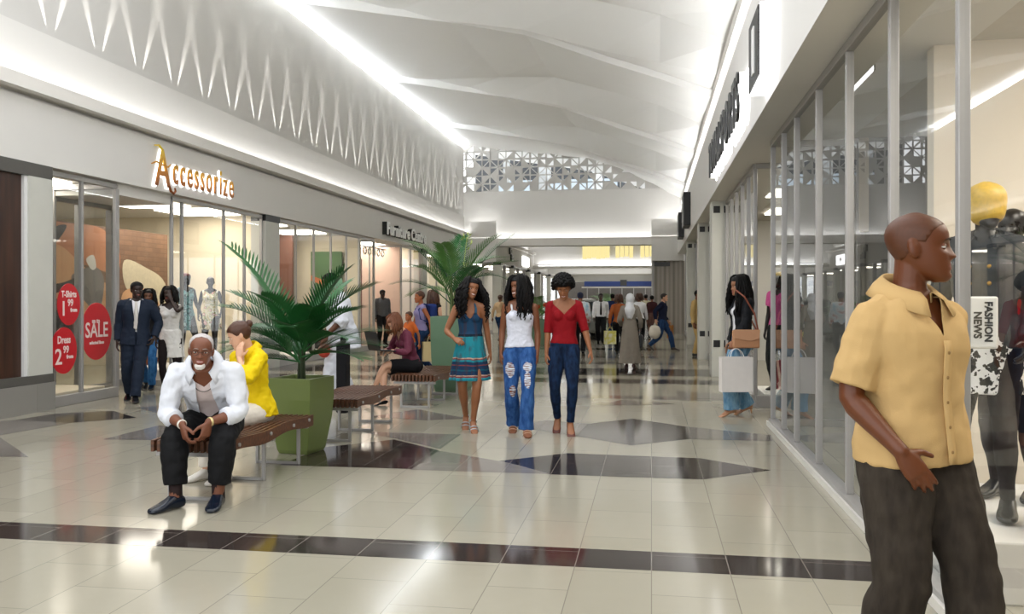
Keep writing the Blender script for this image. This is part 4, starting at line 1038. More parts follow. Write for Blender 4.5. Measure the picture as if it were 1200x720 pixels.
box_thing('display_table', 'low brown display table in the left accessories window, behind the poster stickers', 'table', mat('brown_table', '#5e4433', .5), (-10.3,-9.75,11.0,12.4,.55,.62), (-10.25,-10.2,11.05,11.1,0,.55), (-9.85,-9.8,11.05,11.1,0,.55), (-10.25,-10.2,12.3,12.35,0,.55), (-9.85,-9.8,12.3,12.35,0,.55))
box_thing('garment_rail', 'white rail frame with dark garments behind the lowest red sticker', 'rail', metal, (-9.0,-8.96,10.5,10.54,.16,1.25), (-9.0,-8.96,11.66,11.70,.16,1.25), (-9.0,-8.96,10.5,11.70,1.22,1.27), bevel=.004)
for k in range(9):
    y = 10.62+k*.12
    mb = MB(); mb.prism([(-9.12,y,1.10),(-8.98,y,1.17),(-8.84,y,1.10),(-8.80,y,.55),(-9.16,y,.55)], (0, .05, 0)); mb.tube([(-8.98,y+.025,1.16),(-8.98,y+.025,1.218)], .006, 6)
    tag(mb.build('hanging_garment', mat('garment_%d' % (k % 3), ('#2b2a2c', '#5a4038', '#3a4248')[k % 3], .9, var=.2), bevel=.01), 'dark garment hanging on the rail behind the red stickers', 'clothing', 'garments on the rail behind the stickers')
e = empty('hanging_ornament', (0, 0, 0), 0, 'white scalloped ornament hanging over the far left shop doorway', 'ornament')
for k in range(5): MB().tube([(-8.3, 24.4+.42*k+.13*math.cos(a), 2.86+.10*math.sin(a)) for a in np.linspace(0, 2*PI, 17)], .022, 6).build('ring', shopwhite, e)
MB().box(-8.32, -8.28, 24.1, 26.4, 2.97, 3.0).build('rail', shopwhite, e)
box_thing('red_banner', 'narrow red vertical banner at the entrance after the furniture shop', 'banner', mat('banner_red', '#a03038', .6), (-8.35,-8.32,23.98,24.2,0,2.6), bevel=.003)
# ------------------------------------------------------------------ far car on show
car = empty('car', (-2.75, 32.0, 0), math.radians(8), 'silver grey hatchback on show in the hall behind the woman in red', 'car')
cm = mat('car_silver', '#8d908f', .25, .6, coat=.5)
def ss(pts, w, m, name, bev=.05): MB().prism([(-w/2, p[0], p[1]) for p in pts], (w, 0, 0)).build(name, m, car, bevel=bev)
ss([(-1.9,.25),(-1.95,.75),(-1.75,.95),(-.9,1.02),(1.3,.95),(2.0,.72),(2.05,.3),(1.8,.22),(-1.7,.22)], 1.65, cm, 'body', .09)
ss([(-1.72,.92),(-1.35,1.42),(.1,1.45),(.9,.97)], 1.35, cm, 'cabin', .10); ss([(-1.60,1.0),(-1.36,1.34),(.05,1.37),(.68,1.0)], 1.39, mat('car_glass', '#20262a', .1), 'side_glass', .04)
MB().prism([(-.56,-1.74,1.0),(.56,-1.74,1.0),(.50,-1.48,1.34),(-.50,-1.48,1.34)], (0, -.03, 0)).build('rear_glass', MATS['car_glass'], car)
for x in (-.74, .74):
    tag(MB().box(x-.07, x+.07, -1.99, -1.85, .68, .95).build('tail_light', mat('tail_red', '#b01f22', .2), car, bevel=.02), 'red tail light')
    for y in (-1.25, 1.3): MB().tube([(x-.12, y, .31), (x+.12, y, .31)], .31, 20).build('wheel', mat('tyre', '#17181a', .7), car, bevel=.03)
MB().box(-.26, .26, -2.0, -1.93, .48, .6).build('number_plate', letter_white, car)
# ------------------------------------------------------------------ bags
def paper_bag(name, label, loc, rz, w, h, d, m, handle=.10, hm=None, cat='bag', group=None, print_=None):
    e = empty(name, loc, math.radians(rz), label, cat, group); mb = MB(); t = .004
    mb.box(-w/2, w/2, -d/2, d/2, 0, t)
    for y in (-d/2, d/2-t): mb.box(-w/2, w/2, y, y+t, 0, h)
    for x in (-w/2, w/2-t): mb.box(x, x+t, -d/2, d/2, 0, h*.985)
    mb.build('bag_body', m, e)
    for y in (-d/2+.006, d/2-.006):
        MB().tube([(w*.22*math.cos(a), y*(1-.8*math.sin(a)), h-.03+(handle+.03)*math.sin(a)) for a in np.linspace(0, PI, 13)], .004, 6).build('handle', hm or m, e)
    return e
# ------------------------------------------------------------------ clothing materials
def fabric(name, col, rough=.85, var=.08, bump=.25, vs=10): return mat(name, col, rough, var=var, vs=vs, bump=bump, bs=260, spec=.25)
def denim(name, c1, c2, rips=None, fade=.5):
    m, nt, b, o = newmat(name); setb(b, .9, 0, .2)
    n = noise_(nt, 1., mapped(nt, (26, 26, 9)), 4); w = nt.nodes.new('ShaderNodeTexWave'); w.inputs['Scale'].default_value = 160; w.inputs['Distortion'].default_value = 1.5
    nt.links.new(mapped(nt, (1, 1, .3)), w.inputs['Vector'])
    c = ramp(nt, n, [(.35, lin(c1)), (.72, lin(c2))])
    c = mix(nt, math_(nt, 'MULTIPLY', w.outputs['Fac'], .18), c, lin(c2))
    if rips:
        s = nt.nodes.new('ShaderNodeSeparateXYZ'); nt.links.new(objco(nt), s.inputs[0]); x, z = s.outputs[0], s.outputs[2]; best = None
        for cx, cz, rx, rz in rips:
            dx = math_(nt, 'DIVIDE', math_(nt, 'SUBTRACT', x, cx), rx); dz = math_(nt, 'DIVIDE', math_(nt, 'SUBTRACT', z, cz), rz)
            d = math_(nt, 'ADD', math_(nt, 'MULTIPLY', dx, dx), math_(nt, 'MULTIPLY', dz, dz)); best = d if best is None else math_(nt, 'MINIMUM', best, d)
        d = math_(nt, 'ADD', best, math_(nt, 'MULTIPLY', math_(nt, 'SUBTRACT', noise_(nt, 26., detail=3), .5), 1.5))
        k = math_(nt, 'SUBTRACT', 1.1, d, True); k = math_(nt, 'MULTIPLY', k, 4., True)
        th = noise_(nt, 1., mapped(nt, (12, 12, 130)), 2)
        c = mix(nt, k, c, ramp(nt, th, [(.42, lin('#7a4a33')), (.50, lin('#b9c3d2')), (.6, lin('#d7dde4'))]))
    nt.links.new(c, b.inputs['Base Color']); bump_(nt, b, noise_(nt, 300.), .2, .003); MATS[name] = m; return m
skA = skinm('skin_deep', '#5e3823'); skB = skinm('skin_brown', '#7d4d32'); skC = skinm('skin_warm', '#94603f'); skD = skinm('skin_light', '#d8a98c'); skE = skinm('skin_dark', '#2c1a13')
lipA = mat('lip_brown', '#6e382f', .4); lipB = mat('lip_rose', '#8e4642', .35); lipC = mat('lip_pink', '#b8675c', .4)
bb = mat('brow_black', '#100b09', .7); bgw = mat('brow_grey', '#a9a4a0', .7); bbr = mat('brow_brown', '#4a3020', .7)
hairK = MATS['black_hair']; hairB = MATS['brown_hair']
shoeK = mat('shoe_black', '#0e0f12', .25); white_f = fabric('white_cotton', '#e6e6ea'); black_f = fabric('black_cloth', '#121216', .8); 
# ------------------------------------------------------------------ the man in the tan shirt
B = Body(1.73, 'm', fat=1.06, voxel=.005, pelR=(2, 0, -2), chest=(0, -1, 1), head=(46, -1, 0), sw=.160, headk=1.10, neckup=.022, shz=1.350,
    feet={1: {'p': (.15, -.16, .078), 'yaw': 14}, -1: {'p': (-.11, .06, .078), 'yaw': -16}},
    hands={-1: {'p': (-.185, -.145, .915), 'dir': (.50, -.30, -.80), 'n': (.45, .9, -.1), 'curl': .16, 'thumb': .1, 'pole': (-.55, .9, .1)}, 1: {'p': (.225, .02, .90), 'dir': (-.2, -.2, -.95), 'n': (-1, .1, .1), 'curl': .5, 'pole': (.4, 1, 0)}})
person('bald man in a tan short sleeved shirt standing at the right shop window', (.93, 3.32, 0), 28, B)
skM = skinm('skin_tan_man', '#623419', .42)
B.body(skM, brow=bb, lip=lipA)
tan = mat('tan_linen', '#bf9f6c', .85, var=.07, vs=5, bump=.3, bs=320, spec=.2)
B.haircap(mat('shaved_hair', '#50290f', .5, var=.2, vs=80), .0008, [(0,.072),(35,.068),(55,.052),(68,.026),(78,.006),(90,.024),(105,.006),(120,-.03),(180,-.062)])
sh = B.garment('shirt', [B.torso(.855, 1.43, lambda z: .022+.022*max(0, min(1, (1.1-z)/.2)), hem=.955)]+B.traps(.010)+[B.arm(s, 0, .47, .014, .036) for s in (1, -1)], tan,
    [B.neckline(.15, .055, 1.46, 1.44)], wrinkle=.022, wscale=.095, voxel=.007, smooth=3)
B.collar(tan, gap=20, drop=.075, rx=.080, ry=.084, spread=.058, fall=.060, zb0=1.482)
def placket(B, m, btn, z0, z1, off, w=.016, n=5, x=0.):
    V = []; F = []; zs = np.linspace(z0, z1, 16)
    for z in zs:
        df = tab(B.T, max(z, .955))[1]*B.fat+off(z)
        for sx in (-w, w): V.append(B.at(z, (x+sx, -df, 0)))
    for i in range(15): F.append((2*i, 2*i+1, 2*i+3, 2*i+2))
    B.done('placket', V, F, m, -.005)
    for k in range(n):
        z = z0+(z1-z0)*(k+.5)/n; df = tab(B.T, max(z, .955))[1]*B.fat+off(z)+.005; c = B.at(z, (x, -df, 0)); R = B.frame(z)[1]
        V_, F_ = ball((0, 0, 0), (.006, .003, .006), 6, R); B.done('button', [c+p for p in V_], F_, btn)
placket(B, tan, mat('button_tan', '#8a6a3a', .4), .865, 1.28, lambda z: .036+.022*max(0, min(1, (1.1-z)/.2)))
B.garment('trousers', B.trouser_parts(1.0, .024, .034, .046, .985, off=.014), denim('dark_denim', '#2b2520', '#3d362e'), wrinkle=.026, wscale=.10, voxel=.008, smooth=2)
B.shoes(shoeK)
# ------------------------------------------------------------------ the seated man
B = Body(1.76, 'm', fat=1.05, voxel=.0052, pel=(0, 0, .565), pelR=(0, 24, 0), chest=(4, 52, -2), head=(12, 4, 3),
    feet={-1: {'p': (-.15, -.43, .078), 'yaw': -38, 'pole': (-.25, -1, .8)}, 1: {'p': (.12, -.40, .078), 'yaw': 0, 'pole': (.25, -1, .8)}},
    hands={-1: {'p': (-.085, -.490, .565), 'dir': (.22, -.10, -.97), 'n': (.8, .6, .1), 'curl': .45, 'pole': (-.55, .35, -.7)}, 1: {'p': (.080, -.490, .580), 'dir': (-.22, -.10, -.97), 'n': (-.8, .6, .1), 'curl': .5, 'pole': (.55, .35, -.7)}})
person('seated smiling bearded man in an open white shirt and black trousers', (-3.20, 6.00, 0), 14, B)
B.body(skinm('skin_bearded_man', '#754732'), brow=bgw, lip=lipB, smile=.42)
grey_h = mat('grey_hair', '#b9b3b2', .8, var=.3, vs=80, bump=.5, bs=120)
B.haircap(grey_h, .003, [(0,.098),(40,.090),(60,.048),(78,.000),(90,.020),(105,.005),(120,-.03),(180,-.06)], name='hair')
V, F = head_mesh(True, 'm', 56, 56); V = np.array(V); U = V-np.array((0, .0, -.05)); U /= np.linalg.norm(U, axis=1)[:, None]
Wb = np.array([p+u*(.006+.004*mnoise.noise(Vector(p*160))) for p, u in zip(V, U)])
rr_ = np.sqrt((V[:, 0]/.036)**2+((V[:, 2]+.088)/.030)**2); mo = np.sqrt((V[:, 0]/.022)**2+((V[:, 2]+.0655)/.0105)**2)
mst = np.minimum(1-rr_, mo-1.45)-.10; mst = np.where(V[:, 1] < -.03, mst, -1)
Wc, Fc = clip(Wb, F, mst); B.done('beard', [B.C+B.Rh@p for p in Wc], Fc, mat('white_beard', '#dcd8d4', .85, var=.2, vs=80), .007)
gl = MB()
for s in (1, -1):
    gl.tube([B.C+B.Rh@np.array((s*.033+.021*math.cos(a), -.099, -.003+.016*math.sin(a))) for a in np.linspace(0, 2*PI, 21)], .0017, 5)
    gl.tube([B.C+B.Rh@np.array(p) for p in ((s*.054, -.097, .003), (s*.072, -.07, .004), (s*.080, .0, .004))], .0016, 5)
gl.tube([B.C+B.Rh@np.array(p) for p in ((-.012, -.099, 0), (0, -.103, .003), (.012, -.099, 0))], .0016, 5)
g_ = MB(); g_.v, g_.f, g_.m = [tuple(np.array(p)*B.k) for p in gl.v], gl.f, gl.m; g_.build('glasses', mat('wire_frame', '#3c2f28', .3, .5), B.root)
B.garment('t_shirt', [B.torso(.88, 1.435, .008)]+B.traps(.004), fabric('pink_white_tee', '#d9c9c6'), [B.neckline(.055, .075, 1.45, 1.41)], wrinkle=.010)
whs = fabric('white_shirt_cloth', '#dfe3ec', .8, .04)
B.garment('shirt', [B.torso(.87, 1.43, lambda z: .022+.012*max(0, (1.1-z)/.2), hem=.95)]+B.traps(.012)+[B.arm(s, 0, .76, .016, .020) for s in (1, -1)], whs, [B.neckline(.10, .065, 1.46, 1.42), B.openfront(.045, .085)], wrinkle=.026, wscale=.08, voxel=.0075)
for s in (1, -1): V_, F_ = B.arm(s, .70, .77, .026, .024); B.done('cuff', V_, F_, whs)
B.collar(whs, gap=38, drop=.06, rx=.080, ry=.082, spread=.055, zb0=1.475)
chain = [B.at(1.40-.06*(1-math.cos(a))/2, (.074*math.sin(a), .01-.08*(1-math.cos(a))/2+.075*math.cos(a)*.4-.030*(1-math.cos(a))/2, 0)) for a in np.linspace(0, 2*PI, 30)]
B.done('necklace', *tube(chain, .003, 6), mat('grey_chain', '#77706c', .4, .6))
B.garment('trousers', B.trouser_parts(1.0, .020, .026, .034, .90, off=.010), fabric('black_trouser', '#0c0d10', .75), wrinkle=.020, wscale=.07, voxel=.0075)
for s, m_ in ((-1, mat('bracelet_white', '#e2ddd2', .4)), (1, mat('watch_gold', '#d9c48e', .3, .6))):
    a = B.wri[s]; d = norm(B.wri[s]-B.elb[s]); B.done('bracelet' if s < 0 else 'watch', *tube([a-d*.022, a-d*.008], .0325, 14), m_)
for s in (1, -1): a = B.ank[s]; B.done('sock', *tube([a+np.array((0, .01, -.02)), a+np.array((0, .0, .10))], .044, 12), fabric('sock_dark', '#2a1f1f'))
B.shoes(mat('shoe_navy', '#121a28', .2), long=.0)
# ------------------------------------------------------------------ the woman in the yellow jacket
B = Body(1.62, 'f', voxel=.0055, pel=(0, 0, .575), pelR=(0, 2, 0), chest=(-4, 12, 0), head=(-42, 24, 0),
    feet={-1: {'p': (-.11, -.42, .078), 'pole': (-.1, -1, .8)}, 1: {'p': (.10, -.40, .078), 'pole': (.1, -1, .8)}},
    hands={1: {'p': (.055, -.215, 1.015), 'dir': (-.10, .12, 1), 'n': (-.3, .95, 0), 'curl': .22, 'pole': (.8, -.4, -1)}, -1: {'p': (-.14, -.30, .70), 'dir': (.4, -.8, -.2), 'n': (.2, .1, -1)}})
person('seated woman in a bright yellow jacket with a brown hair bun', (-3.26, 6.78, 0), -24, B)
B.body(skD, brow=bbr, lip=lipC, iris=mat('iris_brown', '#3a2415', .2))
B.haircap(hairB, .012, [(0,.060),(35,.056),(55,.040),(68,.010),(78,-.004),(90,.012),(105,-.010),(120,-.045),(180,-.075)], lump=.004, ls=.012, more=[B.headp(ball((0, .112, .060), (.034, .030, .034), 9))])
B.garment('top', [B.torso(.86, 1.42, .010, hem=.9)]+B.bust(.008)+B.traps(.004), fabric('white_top', '#e9e3df'), [B.neckline(.07, .07, 1.43, 1.40)])
yel = fabric('yellow_jacket_cloth', '#e3c400', .7, .10)
B.garment('jacket', [B.torso(.86, 1.43, lambda z: .024+.02*max(0, (1.1-z)/.2), hem=.93)]+B.bust(.016)+B.traps(.016)+[B.arm(s, 0, .80, .022, .026) for s in (1, -1)], yel, [B.neckline(.06, .06, 1.46, 1.42), B.openfront(.04, .075)], wrinkle=.024, wscale=.06)
B.collar(yel, gap=40, drop=.05, rx=.062, ry=.066, spread=.05, zb0=1.465)
B.garment('trousers', B.trouser_parts(1.0, .014, .018, .03, .96), fabric('cream_trouser', '#e4ddd2'), wrinkle=.012)
B.shoes(mat('shoe_white', '#dcd8d0', .5))
# ------------------------------------------------------------------ three women walking abreast
def sandal(B, m, h=.035):
    for s in (1, -1):
        R = B.foot[s]; o = B.ank[s]; W_ = lambda x, y, z: o+R@np.array((x, y, z)); mb = []
        for y, w, z in ((-.115, .047, -.036), (-.085, .045, -.020), (-.01, .040, .020)): mb.append(tube([W_(w*math.cos(a), y, z-.03+ (.034)*math.sin(a)) for a in np.linspace(0, PI, 9)], .006, 6))
        mb.append(loft([[W_(w*math.cos(t), y, -.079-.006*(1 if math.sin(t) < 0 else 0)) for t in np.linspace(0, 2*PI, 13)[:-1]] for y, w in ((.06, .02), (.03, .034), (-.05, .036), (-.12, .044), (-.17, .035), (-.195, .012))]))
        hl = W_(0, .035, -.08); mb.append(tube([hl, np.array((hl[0], hl[1], .003))], [.016, .009], 8)); V_, F_ = merge(mb); B.done('sandal', V_, F_, m)
B = Body(1.64, 'f', voxel=.005, pel=(0, 0, .955), pelR=(4, 0, 3), chest=(-2, -2, -2), head=(22, -2, 12),
    feet={1: {'p': (.035, -.11, .125), 'yaw': 6, 'pitch': 24}, -1: {'p': (-.045, .12, .155), 'yaw': -4, 'pitch': 42}},
    hands={-1: {'p': (-.175, -.20, 1.055), 'dir': (.62, -.50, -.35), 'n': (.2, .8, -.6), 'curl': .5, 'pole': (-.7, .9, -.4)}, 1: {'p': (.235, .06, .86), 'curl': .35, 'pole': (.3, 1, 0)}})
person('smiling woman with long curly hair in a teal patterned halter dress, walking', (-1.97, 9.32, 0), 13, B)
B.body(skC, brow=bb, lip=lipB, smile=1.1)
def dress_mat():
    m, nt, b, o = newmat('patterned_dress'); setb(b, .8, 0, .25); s = nt.nodes.new('ShaderNodeSeparateXYZ'); nt.links.new(objco(nt), s.inputs[0])
    z = math_(nt, 'ADD', s.outputs[2], math_(nt, 'MULTIPLY', math_(nt, 'SUBTRACT', noise_(nt, 9.), .5), .03))
    T, N_, R_, C_, D_ = '#1c7f8d', '#14304e', '#7a3a3c', '#b59a8a', '#0d4f63'
    c = ramp(nt, math_(nt, 'DIVIDE', z, 1.4), [(0, lin(T)), (.415, lin('#2a94a4')), (.425, lin(R_)), (.435, lin(C_)), (.445, lin(N_)), (.475, lin(D_)), (.485, lin(N_)), (.515, lin(R_)), (.522, lin(N_)), (.545, lin(T)), (.56, lin(R_)), (.567, lin(C_)), (.575, lin(T)), (.70, lin('#1f7f8c')), (.735, lin('#0a1d2c')), (.755, lin('#1a3f5f'))], 'CONSTANT')
    w = noise_(nt, 1., mapped(nt, (22, 22, 2.2)), 2); c = mix(nt, math_(nt, 'MULTIPLY', ramp(nt, w, [(.50, (0, 0, 0)), (.62, (1, 1, 1))]), .6), c, lin('#3a2f3a'))
    nt.links.new(c, b.inputs['Base Color']); return m
def halter(B):
    def g(V):
        q = B.cl(V); x = np.abs(q[:, 0]); fr = q[:, 1] < 0
        top = np.where(fr, 1.245+.075*np.exp(-((x-.062)/.035)**2), 1.18); return top-q[:, 2]
    return g
dm = dress_mat()
B.garment('dress', [B.torso(.92, 1.40, .008), B.skirt(1.10, .555, .128, .225, .100, .205, 8, .018, cy=-.045)]+B.bust(.008, 1.04), dm, [halter(B)], wrinkle=.006)
for s in (1, -1):
    pts = [B.at(1.30, (s*.066, -.128, 0)), B.at(1.36, (s*.070, -.088, 0)), B.at(1.405, (s*.060, -.052, 0)), B.at(1.44, (s*.046, .0, 0)), B.at(1.45, (s*.02, .062, 0))]
    B.done('strap', *tube(pts, [.016, .013, .010, .008, .006], 8, flat=.5), mat('strap_teal', '#1d4a63', .8))
B.haircap(hairK, .020, lump=.006, ls=.02, more=B.strands(330, .30, .085, .016, 3.6, .0075, (48, 180), 5, lenvar=.3))
sandal(B, mat('silver_strap', '#b7bcc6', .3, .6))
B = Body(1.68, 'f', voxel=.005, pel=(0, 0, .935), pelR=(-4, 0, -2), chest=(0, -2, 2), head=(-42, 0, -4),
    feet={1: {'p': (.07, -.20, .10), 'yaw': 8, 'pitch': 8}, -1: {'p': (-.07, .12, .11), 'yaw': -4, 'pitch': 18}},
    hands={-1: {'p': (-.205, .02, .86), 'curl': .4}, 1: {'p': (.190, -.03, .855), 'curl': .4}})
person('woman walking in a white sleeveless top and torn blue flared jeans', (-1.40, 9.22, 0), 8, B)
B.body(skB, brow=bb, lip=lipB, smile=1.2)
def bodice(B, zf=1.335, zb=1.30, dip=.02):
    def g(V):
        q = B.cl(V); x = np.abs(q[:, 0]); fr = q[:, 1] < 0; return np.where(fr, zf-dip*np.cos(np.minimum(1, x/.09)*PI/2)**2-.05*np.maximum(0, (x-.09)/.05), zb)-q[:, 2]
    return g
B.garment('top', [B.torso(.935, 1.40, .014, hem=.95)]+B.bust(.008), fabric('white_bodice', '#dcdfec', .8, .05), [bodice(B)], wrinkle=.012, wscale=.035)
for s in (1, -1): B.done('strap', *tube([B.at(1.315, (s*.080, -.095, 0)), B.at(1.37, (s*.092, -.060, 0)), B.at(1.412, (s*.094, .0, 0)), B.at(1.37, (s*.088, .075, 0)), B.at(1.29, (s*.08, .100, 0))], .011, 8, flat=.4), white_f)
k_ = B.k
B.garment('jeans', B.trouser_parts(.985, .010, .016, .052, 1.035, off=.007), denim('torn_denim', '#1c3f78', '#3f6aa6', [(-.105*k_, .70*k_, .05, .08), (.085*k_, .735*k_, .045, .05), (.085*k_, .60*k_, .035, .085), (-.075*k_, .47*k_, .035, .06)]), wrinkle=.012, wscale=.06)
B.haircap(hairK, .020, lump=.006, ls=.025, more=B.strands(300, .30, .045, .015, 2.0, .0085, (38, 180), 9, lenvar=.3))
sandal(B, mat('sandal_tan', '#b58f76', .5))
B = Body(1.66, 'f', voxel=.005, pel=(0, 0, .965), pelR=(3, 0, 2), chest=(0, 0, -1), head=(-2, 27, -3),
    feet={-1: {'p': (-.075, .09, .155), 'yaw': -6, 'pitch': 36}, 1: {'p': (.07, -.13, .135), 'yaw': 6, 'pitch': 30}},
    hands={-1: {'p': (-.195, -.05, .86), 'curl': .45}, 1: {'p': (.29, -.10, .90), 'curl': .4, 'pole': (.4, 1, 0)}})
person('woman with short black curly hair in a red top and dark skinny jeans', (-.93, 9.30, 0), 5, B)
B.body(skC, brow=bb, lip=lipB, smile=.6)
def vneck(B, bot=1.275, wide=.125, top=1.395):
    def g(V):
        q = B.cl(V); x = np.abs(q[:, 0]); fr = q[:, 1] < .02; line = np.where(fr, bot+(top-bot)*np.minimum(1, x/wide)**.9, 1.40); return np.where(x < wide*1.0, line-q[:, 2], .05)
    return g
B.garment('top', B.shirt_parts(.955, .009, .56, .010, .012, 1.41), fabric('red_jersey', '#8a0a16', .8, .06), [vneck(B)], wrinkle=.008, wscale=.06)
B.garment('jeans', B.trouser_parts(.975, .006, .006, .010, .99, off=.006), denim('navy_denim', '#0a1528', '#1a3152'), wrinkle=.008, wscale=.05)
B.haircap(hairK, .046, [(0,.050),(35,.046),(55,.030),(68,-.005),(78,-.02),(90,-.02),(105,-.03),(120,-.05),(180,-.08)], lump=.022, ls=.022, more=[B.headp(ball(tuple(np.array((.115*math.sin(t)*math.cos(f), .118*math.sin(t)*math.sin(f)+.01, .03+.125*math.cos(t)))), (.022,)*3, 5)) for t, f in [(math.acos(1-1.25*(i+.5)/120), i*2.399963) for i in range(120)] if not (math.sin(f) < -.35 and math.cos(t) < .38)])
B.shoes(mat('shoe_brown', '#5a2413', .35), off=.004, h=.8, heel=1)
# ------------------------------------------------------------------ the woman with the laptop
B = Body(1.62, 'f', voxel=.006, pel=(0, 0, .575), pelR=(0, 8, 0), chest=(0, 24, 0), head=(-8, 38, 0),
    feet={1: {'p': (-.10, -.56, .20), 'pitch': 30, 'pole': (.05, -.6, 1)}, -1: {'p': (.02, -.46, .085), 'pitch': 8, 'pole': (0, -1, .9)}},
    hands={1: {'p': (.10, -.36, .775), 'dir': (-.35, -.85, -.25), 'n': (0, .2, -1), 'curl': .4, 'pole': (.8, .3, -.6)}, -1: {'p': (-.11, -.36, .775), 'dir': (.35, -.85, -.25), 'n': (0, .2, -1), 'curl': .4, 'pole': (-.8, .3, -.6)}})
person('seated woman in a maroon blouse and black skirt looking down at a laptop', (-3.30, 11.66, 0), -46, B)
B.body(skD, brow=bbr, lip=lipC)
B.haircap(mat('auburn_hair', '#6a3a1c', .45, var=.3, vs=60), .014, more=B.strands(150, .16, .03, .006, 1.5, .009, (62, 180), 3))
B.garment('blouse', B.shirt_parts(.90, .014, .93, .016, .016), fabric('maroon_blouse', '#5e2438', .6, .1), [B.neckline(.11, .06, 1.44, 1.42)], wrinkle=.018)
B.garment('skirt', [B.torso(.82, 1.0, .014)]+B.glute(.010)+[B.leg(s, 0, .42, .022, .020) for s in (1, -1)]+[ball(B.hip[s], (.112,)*3, 8) for s in (1, -1)], black_f, wrinkle=.006)
B.shoes(shoeK, off=.004, h=.75, heel=0)
e = B.root; lp = empty('laptop', (0, 0, 0), 0, 'open black laptop on the lap of the seated woman in maroon', 'laptop')
lp.location = (e.location[0]+math.cos(e.rotation_euler[2])*0-math.sin(e.rotation_euler[2])*(-.44), e.location[1]+math.sin(e.rotation_euler[2])*0+math.cos(e.rotation_euler[2])*(-.44), .735); lp.rotation_euler = (math.radians(-4), 0, e.rotation_euler[2])
MB().box(-.18, .18, -.12, .12, 0, .02).build('keyboard_base', mat('laptop_black', '#15161a', .4), lp, bevel=.004)
m_ = MB().box(-.18, .18, -.008, .008, 0, .25).build('screen', MATS['laptop_black'], lp, bevel=.004); m_.location = (0, -.12, .018); m_.rotation_euler = (math.radians(18), 0, 0)
# ------------------------------------------------------------------ left background group
def suit(B, m, shirt_m, tie=None, tr=None, v=.007):
    B.garment('shirt', [B.torso(.90, 1.44, .010)]+B.traps(.004), shirt_m, [B.neckline(.03, .05, 1.46, 1.44)], wrinkle=.004)
    if tie:
        mb = [tube([B.at(z, (0, -tab(B.T, z)[1]*B.fat-.020, 0)) for z in (1.42, 1.34, 1.25, 1.14, 1.05, 1.0)], [.016, .020, .026, .030, .028, .006], 8, flat=.3, ref=(0, -1, 0))]; B.done('tie', *merge(mb), tie)
    B.garment('jacket', [B.torso(.80, 1.44, lambda z: .026+.02*max(0, (1.05-z)/.2), hem=.93)]+B.traps(.020)+[B.arm(s, 0, .97, .022, .020) for s in (1, -1)], m, [B.neckline(.05, .06, 1.47, 1.44), B.openfront(.055, .012, 1.08, 1.42)], wrinkle=.014, voxel=.009)
    B.garment('trousers', B.trouser_parts(1.0, .018, .022, .034, 1.0), tr or m, wrinkle=.016, voxel=.009)
B = Body(1.69, 'm', voxel=.0075, pel=(0, 0, .925), pelR=(0, 0, 3), chest=(4, 0, 0), head=(20, 2, 0), feet={1: {'p': (.02, -.26, .078), 'yaw': 10}, -1: {'p': (-.10, .16, .11), 'yaw': -8, 'pitch': 14}},
    hands={1: {'p': (.245, -.08, .90), 'dir': (-.3, -.2, -.9), 'curl': .5, 'pole': (.8, .7, 0)}, -1: {'p': (-.24, -.02, .85)}})
person('man in a dark navy suit with a pale scarf walking by the left shop door', (-7.22, 11.28, 0), 26, B)
B.body(skE, brow=bb, lip=lipA); B.haircap(hairK, .012, lump=.003, ls=.02); suit(B, fabric('navy_suit', '#141f30', .75), white_f, fabric('pale_tie', '#c6c2bd')); B.shoes(shoeK)
B = Body(1.62, 'f', voxel=.0075, feet={1: {'p': (.12, .10, .078), 'yaw': 8}, -1: {'p': (-.06, -.12, .10), 'yaw': -4, 'pitch': 6}}, head=(-18, -4, -6),
    hands={1: {'p': (.035, -.135, 1.50), 'dir': (-.35, .1, .9), 'n': (-.3, .9, .2), 'curl': .35, 'pole': (.7, -.5, -1)}, -1: {'p': (-.20, -.06, .86)}})
person('woman in a white sleeveless dress with a hand raised to her face', (-7.12, 12.0, 0), 22, B)
B.body(skE, brow=bb, lip=lipA); B.haircap(hairK, .014, more=B.strands(90, .16, .03, .006, 2, .011, (60, 180), 21))
cw = fabric('white_dress_cloth', '#d8d6d2'); B.garment('dress', [B.torso(.90, 1.40, .014), B.skirt(1.02, .60, .155, .205, .125, .155, 7, .012)]+B.bust(.012)+B.traps(.004), cw, [B.neckline(.06, .08, 1.42, 1.40), lambda V, B=B: .155-np.abs(B.cl(V)[:, 0])+np.where(B.cl(V)[:, 2] < 1.24, .2, 0)], wrinkle=.016, wscale=.05)
B.garment('tights', [B.leg(s, 0, .99, .004) for s in (1, -1)], fabric('black_tights', '#181012')); B.shoes(shoeK, h=1.1)
